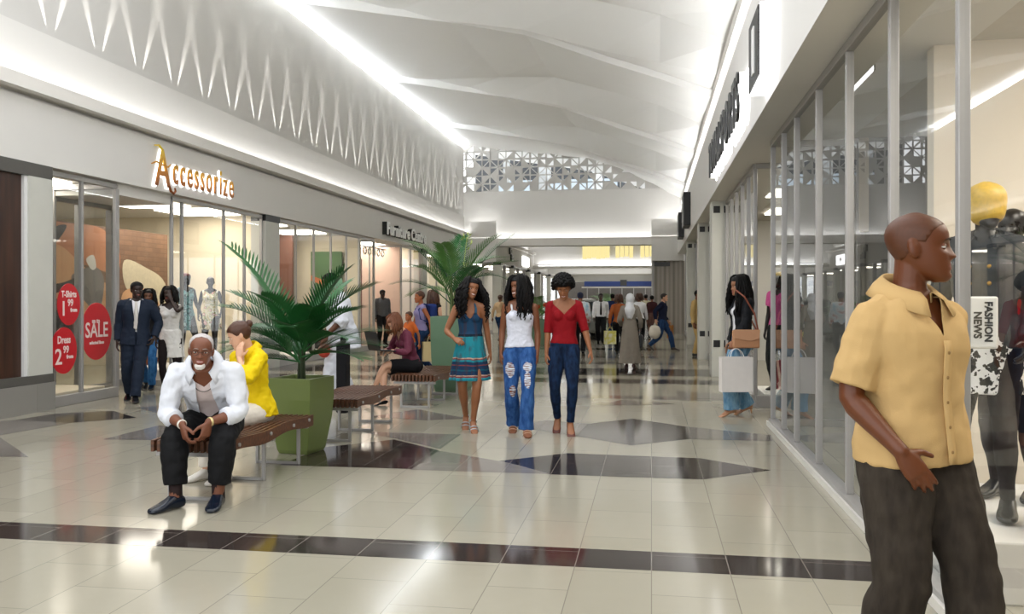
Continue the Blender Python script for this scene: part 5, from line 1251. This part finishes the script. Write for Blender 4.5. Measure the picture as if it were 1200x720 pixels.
def simple(label, loc, rz, H, sex, skin, hair, top, trouser, pose=None, kind='trousers', vox=.010, hairkind='cap', shoe=shoeK, sleeve=.97, group=None, skirtz=.5, fat=1.0, extra=None, face=True):
    B = Body(H, sex, voxel=vox, fat=fat, **(pose or {})); person(label, loc, rz, B, group)
    B.body(skin, brow=bb if face else None, lip=lipA if face else None, eyes=face)
    if hairkind == 'cap': B.haircap(hair, .012, lump=.004, ls=.03)
    elif hairkind == 'long': B.haircap(hair, .014, more=B.strands(70, .24, .03, .008, 1.5, .014, (62, 180), 4))
    elif hairkind == 'bob': B.haircap(hair, .016, more=B.strands(60, .12, .02, .006, 1.5, .014, (62, 180), 4))
    if top: B.garment('top', B.shirt_parts(.88, .016, sleeve, .016, .018), top, [B.neckline(.06, .06, 1.45, 1.43)], wrinkle=.014)
    if kind == 'trousers': B.garment('trousers', B.trouser_parts(1.0, .014, .018, .03, 1.0), trouser, wrinkle=.012)
    elif kind == 'skirt': B.garment('skirt', [B.torso(.84, 1.0, .014), B.skirt(1.0, skirtz, .16, .20, .13, .16, 7, .012)], trouser, wrinkle=.008)
    B.shoes(shoe); return B
def walk(st=.26, sw=.14, **k):
    d = dict(pel=(0, 0, .915), feet={1: {'p': (.07, -st, .085), 'yaw': 5}, -1: {'p': (-.07, st, .13), 'yaw': -5, 'pitch': 24}}, hands={1: {'p': (.23, sw, .86)}, -1: {'p': (-.23, -sw-.04, .87)}}); d.update(k); return d
jeansB = denim('mid_denim', '#1d4a7a', '#3f77ad'); jeansD = denim('deep_denim', '#15294a', '#2c4a73')
simple('woman in blue jeans half hidden behind the man in the navy suit', (-7.93, 12.75, 0), 20, 1.60, 'f', skA, hairK, black_f, jeansB, walk(.12), hairkind='long', vox=.009)
# person in white behind the nearest palm
wl = fabric('white_loose', '#d7dbe4', .85, .06)
B = Body(1.80, 'm', voxel=.009, chest=(0, 14, 0), pelR=(0, 4, 0), head=(0, 10, 0), feet={1: {'p': (.10, -.12, .078)}, -1: {'p': (-.12, .14, .09), 'pitch': 10}}, hands={1: {'p': (.24, -.22, .92), 'dir': (0, -.3, -.9)}, -1: {'p': (-.24, -.20, .92)}})
person('man in loose white clothes bending forward behind the nearest palm', (-4.08, 11.05, 0), -62, B)
B.body(skA, brow=bb, lip=lipA); B.haircap(hairK, .014, lump=.004, ls=.02)
B.garment('shirt', [B.torso(.74, 1.43, lambda z: .05+.05*max(0, (1.2-z)/.4), hem=.93)]+B.traps(.02)+[B.arm(s, 0, .66, .04, .06) for s in (1, -1)], wl, [B.neckline(.06, .06, 1.46, 1.44)], wrinkle=.035, wscale=.09)
B.garment('trousers', B.trouser_parts(1.0, .03, .045, .06, .97), wl, wrinkle=.03, wscale=.08); B.shoes(mat('shoe_white', '#dcd8d0', .5))
g = B.grip(1, .09); hb = empty('handbag', tuple(g+np.array((0, 0, -.20))), 0, 'small round red bag hanging from the hand of the man in white', 'bag')
mb = MB(); mb.ball((0, 0, .09), (.085, .05, .095), 12); mb.build('bag_body', mat('bag_red', '#a83222', .4), hb, smooth=True); MB().tube([(.05*math.cos(a), 0, .16+.06*math.sin(a)) for a in np.linspace(0, PI, 11)], .006, 6).build('handle', mat('bag_red_dark', '#6e2018', .5), hb)
tag(box_thing('black_trolley_bag', 'tall narrow black bag standing just right of the man in white', 'bag', black_f, (-3.94, -3.80, 10.45, 10.61, 0, .88), (-3.91, -3.83, 10.51, 10.55, .88, .96), bevel=.02))
# shoppers by the far left doors
B = simple('shopper with a blue backpack and purple vest carrying a tote bag by the left shops', tuple(fl(493, 441)), -58, 1.60, 'f', skinm('skin_orange_brown', '#a5603a'), hairB, fabric('purple_vest', '#8d86b0'), jeansD, walk(.24), sleeve=0, vox=.009)
bp = empty('backpack', (0, 0, 0), 0, 'blue backpack on the shoulders of the shopper in the purple vest', 'backpack'); ang = B.root.rotation_euler[2]
bp.location = (B.root.location[0]-math.sin(ang)*.20, B.root.location[1]+math.cos(ang)*.20, .95); bp.rotation_euler = (0, 0, ang)
MB().box(-.14, .14, -.07, .09, 0, .40).build('pack', fabric('backpack_blue', '#22346e'), bp, bevel=.05)
for s in (1, -1): MB().tube([(s*.10, -.06, .36), (s*.11, -.16, .40), (s*.11, -.27, .30), (s*.12, -.24, .12), (s*.12, -.08, .05)], .014, 6).build('strap', MATS['backpack_blue'], bp)
g = B.grip(1); paper_bag('tote_bag', 'cream and orange tote bag carried by the shopper in the purple vest', tuple(g+np.array((0, 0, -.45))), 30, .32, .36, .10, fabric('tote_cream', '#d8c493'), .12)
simple('child in an orange top walking beside the shopper with the blue backpack', tuple(fl(480, 443)), -40, 1.22, 'f', skinm('skin_orange_brown', '#a5603a'), hairB, fabric('orange_top', '#c8642c'), fabric('teal_short', '#3a5a68'), walk(.16), vox=.009, sleeve=.4)
simple('woman with long brown hair in a black dress left of the grey green planter', tuple(fl(507, 436)), 170, 1.60, 'f', skD, hairB, black_f, black_f, None, 'skirt', hairkind='long', sleeve=0, vox=.010)
simple('grey dressed person standing inside the doorway with the scalloped ornament', (-8.25, 25.9, .0), 40, 1.72, 'm', skE, hairK, fabric('grey_knit', '#55565a'), black_f, None, vox=.010)
simple('distant shopper in a beige top seen between two of the walking women', tuple(fl(586, 402)), 160, 1.58, 'f', skB, hairB, fabric('beige_top', '#c5a884'), jeansD, walk(.15), vox=.012)
# hall beyond
B = Body(1.55, 'f', voxel=.008, hands={-1: {'p': (-.23, -.12, .92), 'dir': (0, -.4, -.8)}, 1: {'p': (.21, -.20, .98), 'dir': (-.2, -.8, 0)}}, feet={1: {'p': (.08, -.06, .078)}, -1: {'p': (-.09, .10, .09), 'pitch': 10}})
person('woman walking away in a long grey brown dress and a white head scarf', (-.44, 18.12, 0), 178, B); B.body(skB, brow=bb, lip=lipB)
B.garment('dress', [B.torso(.90, 1.43, .018), B.skirt(1.08, .12, .15, .24, .12, .20, 7, .012)]+B.traps(.010)+[B.arm(s, 0, .97, .020, .026) for s in (1, -1)], fabric('taupe_dress', '#837b70'), wrinkle=.014)
V, F = remesh([B.headp(ball((0, .012, .0), (.098, .118, .132), 14)), tube([B.C+np.array((0, .03, -.08)), B.at(1.40, (0, .03, 0)), B.at(1.34, (0, .03, 0)), B.at(1.24, (0, .05, 0)), B.at(1.12, (.0, .09, 0))], [(.085, .085), (.13, .10), (.185, .13), (.17, .105), (.09, .05)], 18)], .010, 3, .022, .06)
q = B.loc(V); V, F = clip(V, F, np.sqrt((q[:, 0]/.055)**2+((q[:, 2]+.01)/.085)**2)-1+np.where(q[:, 1] > -.03, 9, 0)); B.done('head_scarf', V, F, fabric('white_scarf', '#d6d8dc'), .005); B.shoes(mat('shoe_dark_red', '#3a1c1a', .5))
g = B.grip(-1); hb = empty('handbag', tuple(g+np.array((.02, 0, -.36))), 0, 'black shoulder bag hanging beside the woman in the white head scarf', 'bag')
MB().box(-.05, .05, -.15, .15, 0, .28).build('bag_body', mat('bag_black', '#14161b', .4), hb, bevel=.04); MB().tube([(0, .12*math.cos(a), .25+.16*math.sin(a)) for a in np.linspace(0, PI, 13)], .009, 6).build('strap', MATS['bag_black'], hb)
B = Body(1.62, 'm', voxel=.010, **walk(.26)); person('man in a white shirt and black tie walking down the hall toward the camera', tuple(fl(704, 404)), 5, B); B.body(skE, brow=bb, lip=lipA); B.haircap(hairK, .010)
B.garment('shirt', B.shirt_parts(.93, .014, .97, .016, .018), white_f, [B.neckline(.03, .05, 1.46, 1.44)], wrinkle=.012)
B.done('tie', *tube([B.at(z, (0, -tab(B.T, z)[1]-.024, 0)) for z in (1.41, 1.3, 1.15, 1.02, .98)], [.016, .022, .030, .032, .006], 8, flat=.3, ref=(0, -1, 0)), black_f); B.garment('trousers', B.trouser_parts(1.0, .014, .02, .03, 1.0), black_f); B.shoes(shoeK)
simple('person in a navy top between the white shirted man and the head scarf woman', tuple(fl(718, 399)), 185, 1.62, 'm', skB, hairK, fabric('navy_top', '#1c2c55'), jeansD, walk(.2), vox=.012, face=False)
B = simple('woman in an orange brown top just left of the woman with the head scarf', tuple(fl(725, 416)), 172, 1.56, 'f', skB, hairB, fabric('rust_top', '#9a5228'), black_f, walk(.14), vox=.010, hairkind='bob')
g = B.grip(1); paper_bag('shopping_bag', 'yellow and white shopping bag held left of the head scarf woman', tuple(g+np.array((0, 0, -.44))), 20, .30, .34, .1, patchwork('bag_yellow', ['#d9d7c9', '#c9c24a', '#e2dfd2'], 6.), .10)
simple('person in white and black just right of the head scarf woman', tuple(fl(749, 408)), 176, 1.60, 'f', skB, hairB, white_f, black_f, walk(.12), vox=.011, hairkind='bob', face=False)
simple('man in a cream shirt and black trousers walking away right of the head scarf woman', tuple(fl(757, 393)), 195, 1.62, 'm', skB, hairK, fabric('cream_shirt', '#cfc8ac'), black_f, walk(.3), vox=.012, face=False)
simple('distant woman in a dark red top nearest the roller shutter', tuple(fl(764, 396)), 180, 1.56, 'f', skB, hairK, fabric('wine_top', '#3f1f22'), fabric('brown_skirt', '#5a4038'), None, 'skirt', vox=.012, face=False)
B = Body(1.62, 'm', voxel=.008, pel=(0, 0, .90), chest=(0, 4, 0), feet={1: {'p': (.07, -.30, .085), 'yaw': 0}, -1: {'p': (-.07, .36, .16), 'pitch': 32}}, hands={1: {'p': (.22, -.12, .87)}, -1: {'p': (-.22, .16, .90)}})
person('man in a navy jumper and jeans striding to the right with shopping bags', (.30, 24.5, 0), 80, B); B.body(skD, brow=bbr, lip=lipC); B.haircap(mat('dark_brown_hair', '#1f1410', .5), .014)
B.garment('jumper', B.shirt_parts(.90, .016, .97, .018, .020), fabric('navy_jumper', '#161d36', .85), [B.neckline(.02, .05, 1.46, 1.44)], wrinkle=.014); B.garment('trousers', B.trouser_parts(1.0, .014, .02, .03, 1.0), jeansD); B.shoes(mat('shoe_deep_brown', '#2a1a14', .4))
g = B.grip(-1); pb = MB(); pb.ball((0, 0, .17), (.17, .12, .19), 10); pb.tube([(-.03, 0, .33), (0, 0, .44), (.03, 0, .33)], .02, 6)
o = pb.build('plastic_bag', fabric('bag_offwhite', '#d5cfc3'), None, smooth=True); o.location = tuple(g+np.array((-.03, 0, -.44))); md = o.modifiers.new('d', 'DISPLACE'); md.texture = cloud(.07); md.strength = .05; tag(o, 'bulging white plastic bag held behind the man in the navy jumper', 'bag')
g = B.grip(1); paper_bag('paper_bag', 'brown paper bag held in front of the man in the navy jumper', tuple(g+np.array((.03, 0, -.43))), 75, .30, .36, .12, fabric('kraft', '#a8713f'), .08)
kh = fabric('khaki_cloth', '#bfa168'); simple('man in khaki half hidden behind the right hall piers', (1.14, 22.2, 0), 60, 1.66, 'm', skB, hairK, kh, kh, None, vox=.010)
B = simple('person in a pale blue top and navy cap beside the silver car', tuple(fl(680, 417)), 185, 1.62, 'm', skB, mat('cap_navy', '#1c2440', .8), patchwork('blue_white_top', ['#9fc4dc', '#d8dee2', '#b04a4a'], 7.), black_f, walk(.1), vox=.010, face=False)
# ------------------------------------------------------------------ the woman with the shopping bags on the right
B = Body(1.71, 'f', voxel=.006, pel=(0, 0, .945), pelR=(0, 0, 0), chest=(4, 0, 0), head=(2, 6, 0), feet={1: {'p': (.08, -.16, .12), 'yaw': 4, 'pitch': 18}, -1: {'p': (-.08, .10, .13), 'pitch': 22}},
    hands={1: {'p': (.215, -.20, .925), 'dir': (0, -.25, -.95), 'curl': .8, 'pole': (.5, 1, 0)}, -1: {'p': (-.22, -.06, .87)}})
person('woman with long black hair in a black jacket at the right shop entrance', (1.10, 11.05, 0), -72, B)
B.body(skinm('skin_olive', '#9a6a4c'), brow=bb, lip=lipB)
B.haircap(hairK, .022, lump=.006, ls=.03, more=B.strands(260, .32, .055, .010, 1.6, .010, (50, 180), 31))
B.garment('top', [B.torso(.92, 1.42, .008)]+B.bust(.006), white_f, [B.neckline(.10, .07, 1.43, 1.41)])
B.garment('jacket', [B.torso(.84, 1.435, lambda z: .026+.02*max(0, (1.1-z)/.2), hem=.93)]+B.bust(.018)+B.traps(.018)+[B.arm(s, 0, .93, .024, .026) for s in (1, -1)], fabric('black_jacket_cloth', '#0f1116', .75), [B.neckline(.05, .06, 1.46, 1.43), B.openfront(.03, .06)], wrinkle=.020)
B.garment('jeans', B.trouser_parts(1.0, .014, .03, .07, 1.03), denim('pale_denim', '#4a7798', '#86abc4'), wrinkle=.014); B.shoes(mat('shoe_tan', '#b98a68', .4), off=.004, h=.7, heel=1)
g = B.grip(1)
paper_bag('shopping_bag', 'large white paper bag carried by the woman in the black jacket', (g[0]+.05, g[1]-.06, g[2]-.53), 14, .38, .42, .13, mat('bag_white', '#e8e3df', .55), .10)
paper_bag('shopping_bag', 'smaller pink and white paper bag behind the large white one at the right entrance', (g[0]+.14, g[1]+.16, g[2]-.52), 30, .26, .36, .1, mat('bag_pink', '#c8405a', .55), .14, mat('bag_handle_white', '#e0dcd8', .5))
hb = empty('handbag', (g[0]+.17, g[1]-.02, .85), math.radians(8), 'tan leather flap bag slung from the shoulder of the woman in the black jacket', 'bag')
lt = mat('tan_leather', '#b5835f', .45, var=.1); MB().box(-.16, .16, -.045, .045, 0, .22).build('bag_body', lt, hb, bevel=.018); MB().prism([(-.16,-.052,.225),(.16,-.052,.225),(.15,-.056,.12),(.05,-.056,.085),(-.15,-.056,.12)], (0, .012, 0)).build('flap', mat('tan_leather_flap', '#c29270', .45), hb, bevel=.004)
MB().tube([(.15, .0, .20), (.10, -.012, .42), (-.02, -.015, .62), (-.10, .07, .70), (-.04, .22, .60), (.08, .20, .40), (.15, .05, .20)], .010, 6).build('strap', mat('strap_brown', '#8a4a34', .5), hb)
# ------------------------------------------------------------------ mannequins
def mannequin(label, loc, rz, skin, dress, z, hairm=None, pose=None, H=1.70, top=None, group=None, skirt=(1.02, .62, .15, .20), vox=.008):
    B = Body(H, 'f', voxel=vox, **(pose or {})); person(label, (loc[0], loc[1], z), rz, B, group, 'mannequin', 'mannequin')
    B.body(skin, eyes=False, brow=None, lips=.6); 
    if hairm: B.haircap(hairm, .010)
    if top is None: B.garment('dress', [B.torso(.90, 1.40, .014), B.skirt(skirt[0], skirt[1], skirt[2], skirt[3], .12, .15, 7, .012)]+B.bust(.012)+B.traps(.004), dress, [B.neckline(.06, .08, 1.42, 1.40), lambda V: .155-np.abs(B.cl(V)[:, 0])+np.where(B.cl(V)[:, 2] < 1.24, .2, 0)], wrinkle=.010)
    return B
blk = mat('mannequin_black', '#17110f', .3)
tealp = patchwork('teal_print', ['#2f6a70', '#6fa3a4', '#1d4a52', '#8fb6b0'], 14.); flor = patchwork('floral_print', ['#e2dcc6', '#c9bf8e', '#e9e4d6', '#9aa06a', '#d8a0a0', '#ece7da'], 13.)
st_ = dict(hands={1: {'p': (.22, -.16, .95), 'dir': (0, -.5, -.8)}, -1: {'p': (-.22, -.10, .90)}}, feet={1: {'p': (.10, -.10, .10), 'pitch': 20}, -1: {'p': (-.08, .10, .10), 'pitch': 20}})
mannequin('dark mannequin with a red head wrap and a teal print dress, left of the pair', (-8.62, 15.05), 58, blk, tealp, .242, mat('wrap_red', '#5a1a1a', .7), st_, 1.68)
mannequin('dark mannequin in a pale floral dress, right of the pair', (-8.55, 15.85), 20, blk, flor, .242, None, dict(st_, head=(10, 0, 0)), 1.64)
# right window
box_thing('display_plinth', 'white display plinth under the spotted skirt mannequin in the right window', 'plinth', shopwhite, (1.47, 2.6, 4.4, 5.8, 0, .30))
box_thing('wooden_crate', 'wooden edged grey display box at the right edge of the picture', 'box', wood('crate_wood', '#a8793f', '#c99a5a', (4, 30, 30)), (1.88, 2.4, 4.62, 4.74, .302, .64), (1.88, 1.92, 4.42, 4.74, .302, .64), (1.88, 2.4, 4.42, 4.74, .62, .66))
B = mannequin('blonde mannequin in a dark jacket and a spotted white skirt', (1.74, 4.92), -30, blk, None, .31, None, dict(head=(30, 0, 0), hands={1: {'p': (.21, -.10, .9)}, -1: {'p': (-.24, -.05, .9)}}), 1.74, top=1, vox=.006)
blond = mat('blonde_wig', '#d8b040', .4, var=.25, vs=60)
B.haircap(blond, .020, [(0,-.06),(35,-.065),(55,-.075),(75,-.085),(100,-.09),(180,-.095)])
dj = fabric('charcoal_jacket', '#33373c', .6, .15)
B.garment('jacket', B.shirt_parts(.86, .026, .97, .024, .026, 1.44), dj, [B.neckline(.05, .06, 1.47, 1.44)], wrinkle=.016); B.collar(dj, gap=30, rx=.064, ry=.07, spread=.06, fall=.05)
for k in range(4):
    for s in (1, -1): c = B.at(1.02+.085*k, (s*.045, -.128 if k < 2 else -.135, 0)); B.done('button', *ball(c, (.011, .007, .011), 6), mat('brass_button', '#b58a3a', .3, .8))
def spots(name, bg, fg, sc, th):
    m, nt, b, o = newmat(name); setb(b, .75, 0, .3); v = nt.nodes.new('ShaderNodeTexVoronoi'); v.inputs['Scale'].default_value = sc; v.inputs['Randomness'].default_value = 1
    n = nt.nodes.new('ShaderNodeTexNoise'); n.inputs['Scale'].default_value = sc*1.2; nt.links.new(objco(nt), n.inputs['Vector'])
    mx = nt.nodes.new('ShaderNodeMix'); mx.data_type = 'RGBA'; mx.inputs[0].default_value = .12; nt.links.new(objco(nt), mx.inputs[6]); nt.links.new(n.outputs['Color'], mx.inputs[7]); nt.links.new(mx.outputs[2], v.inputs['Vector'])
    nt.links.new(ramp(nt, v.outputs['Distance'], [(0, lin(fg)), (th, lin(fg)), (th+.03, lin(bg))]), b.inputs['Base Color']); MATS[name] = m; return m
sk_ = B.garment('skirt', [B.torso(.86, 1.0, .020), B.skirt(.98, .63, .165, .20, .13, .15, 6, .008)], spots('spotted_cloth', '#e8e6e4', '#141414', 20, .47), wrinkle=.004)
B.garment('tights', [B.leg(s, 0, .99, .004) for s in (1, -1)], fabric('black_tights', '#181012')); B.shoes(shoeK, heel=0)
wp = B.root.matrix_basis
hb = empty('window_card', (1.62, 4.62, 1.18), math.radians(-10), 'white rounded hanging card reading FASHION NEWS before the spotted skirt', 'sign')
MB().box(-.072, .072, -.012, .012, .02, .28).build('card', mat('card_white', '#eceae6', .5), hb, bevel=.011)
t = MB()
for k, tx in enumerate(('FASHION', 'NEWS')):
    V_, F_ = text_mesh(tx, .048, .001, 0, 1.0, 'LEFT', .002); t.add(*place((V_, F_), (.012-.048*k, -.0135, .255 if k == 0 else .205), (0, 0, -1), (1, 0, 0)))
t.build('print', black, hb); MB().tube([(0, 0, .28), (0, .0, .40)], .003, 6).build('cord', black, hb)
B = mannequin('dark mannequin in a red top and leopard skirt at the right edge of the picture', (2.05, 5.36), -40, blk, None, .31, None, dict(hands={1: {'p': (.24, -.14, .98), 'dir': (0, -.6, -.7)}, -1: {'p': (-.26, -.02, .9)}}), 1.66, top=1, vox=.006)
B.garment('top', B.shirt_parts(.94, .020, .80, .024, .03), fabric('crimson_top', '#9c1826', .7, .2), [B.neckline(.06, .07, 1.43, 1.42)], wrinkle=.016)
B.garment('skirt', [B.torso(.84, 1.0, .016), B.skirt(.98, .66, .16, .20, .13, .15, 6, .01)], spots('leopard_cloth', '#b08a5e', '#1c1410', 34, .40), wrinkle=.006)
B.garment('tights', [B.leg(s, 0, .99, .004) for s in (1, -1)], fabric('black_tights', '#181012')); B.shoes(shoeK)
B = mannequin('blonde mannequin with a bright pink top inside the right shop entrance', (1.78, 12.6), -40, blk, None, .16, blond, None, 1.66, top=1, vox=.009)
B.garment('top', B.shirt_parts(.94, .016, .3, .018, .02), fabric('pink_top', '#d85a9a'), [B.neckline(.06, .07, 1.43, 1.42)], wrinkle=.01); B.garment('trousers', B.trouser_parts(1.0), black_f)
box_thing('display_plinth', 'low plinth under the mannequin with the pink top', 'plinth', shopwhite, (1.5, 2.3, 12.1, 13.2, 0, .16))

# small pieces of a garment belong to the garment
for e in [o for o in list(COL.objects) if o.type == 'EMPTY' and o.get('category') in ('person', 'mannequin')]:
    ch = {c.name.split('.')[0]: c for c in e.children}
    host = ch.get('jacket') or ch.get('shirt'); host2 = ch.get('dress') or ch.get('top')
    for c in list(e.children):
        n = c.name.split('.')[0]
        if n == 'collar' and host: c.parent = host
        elif n in ('cuff', 'placket', 'button') and (ch.get('shirt') or host): c.parent = ch.get('shirt') or host
        elif n == 'strap' and host2: c.parent = host2
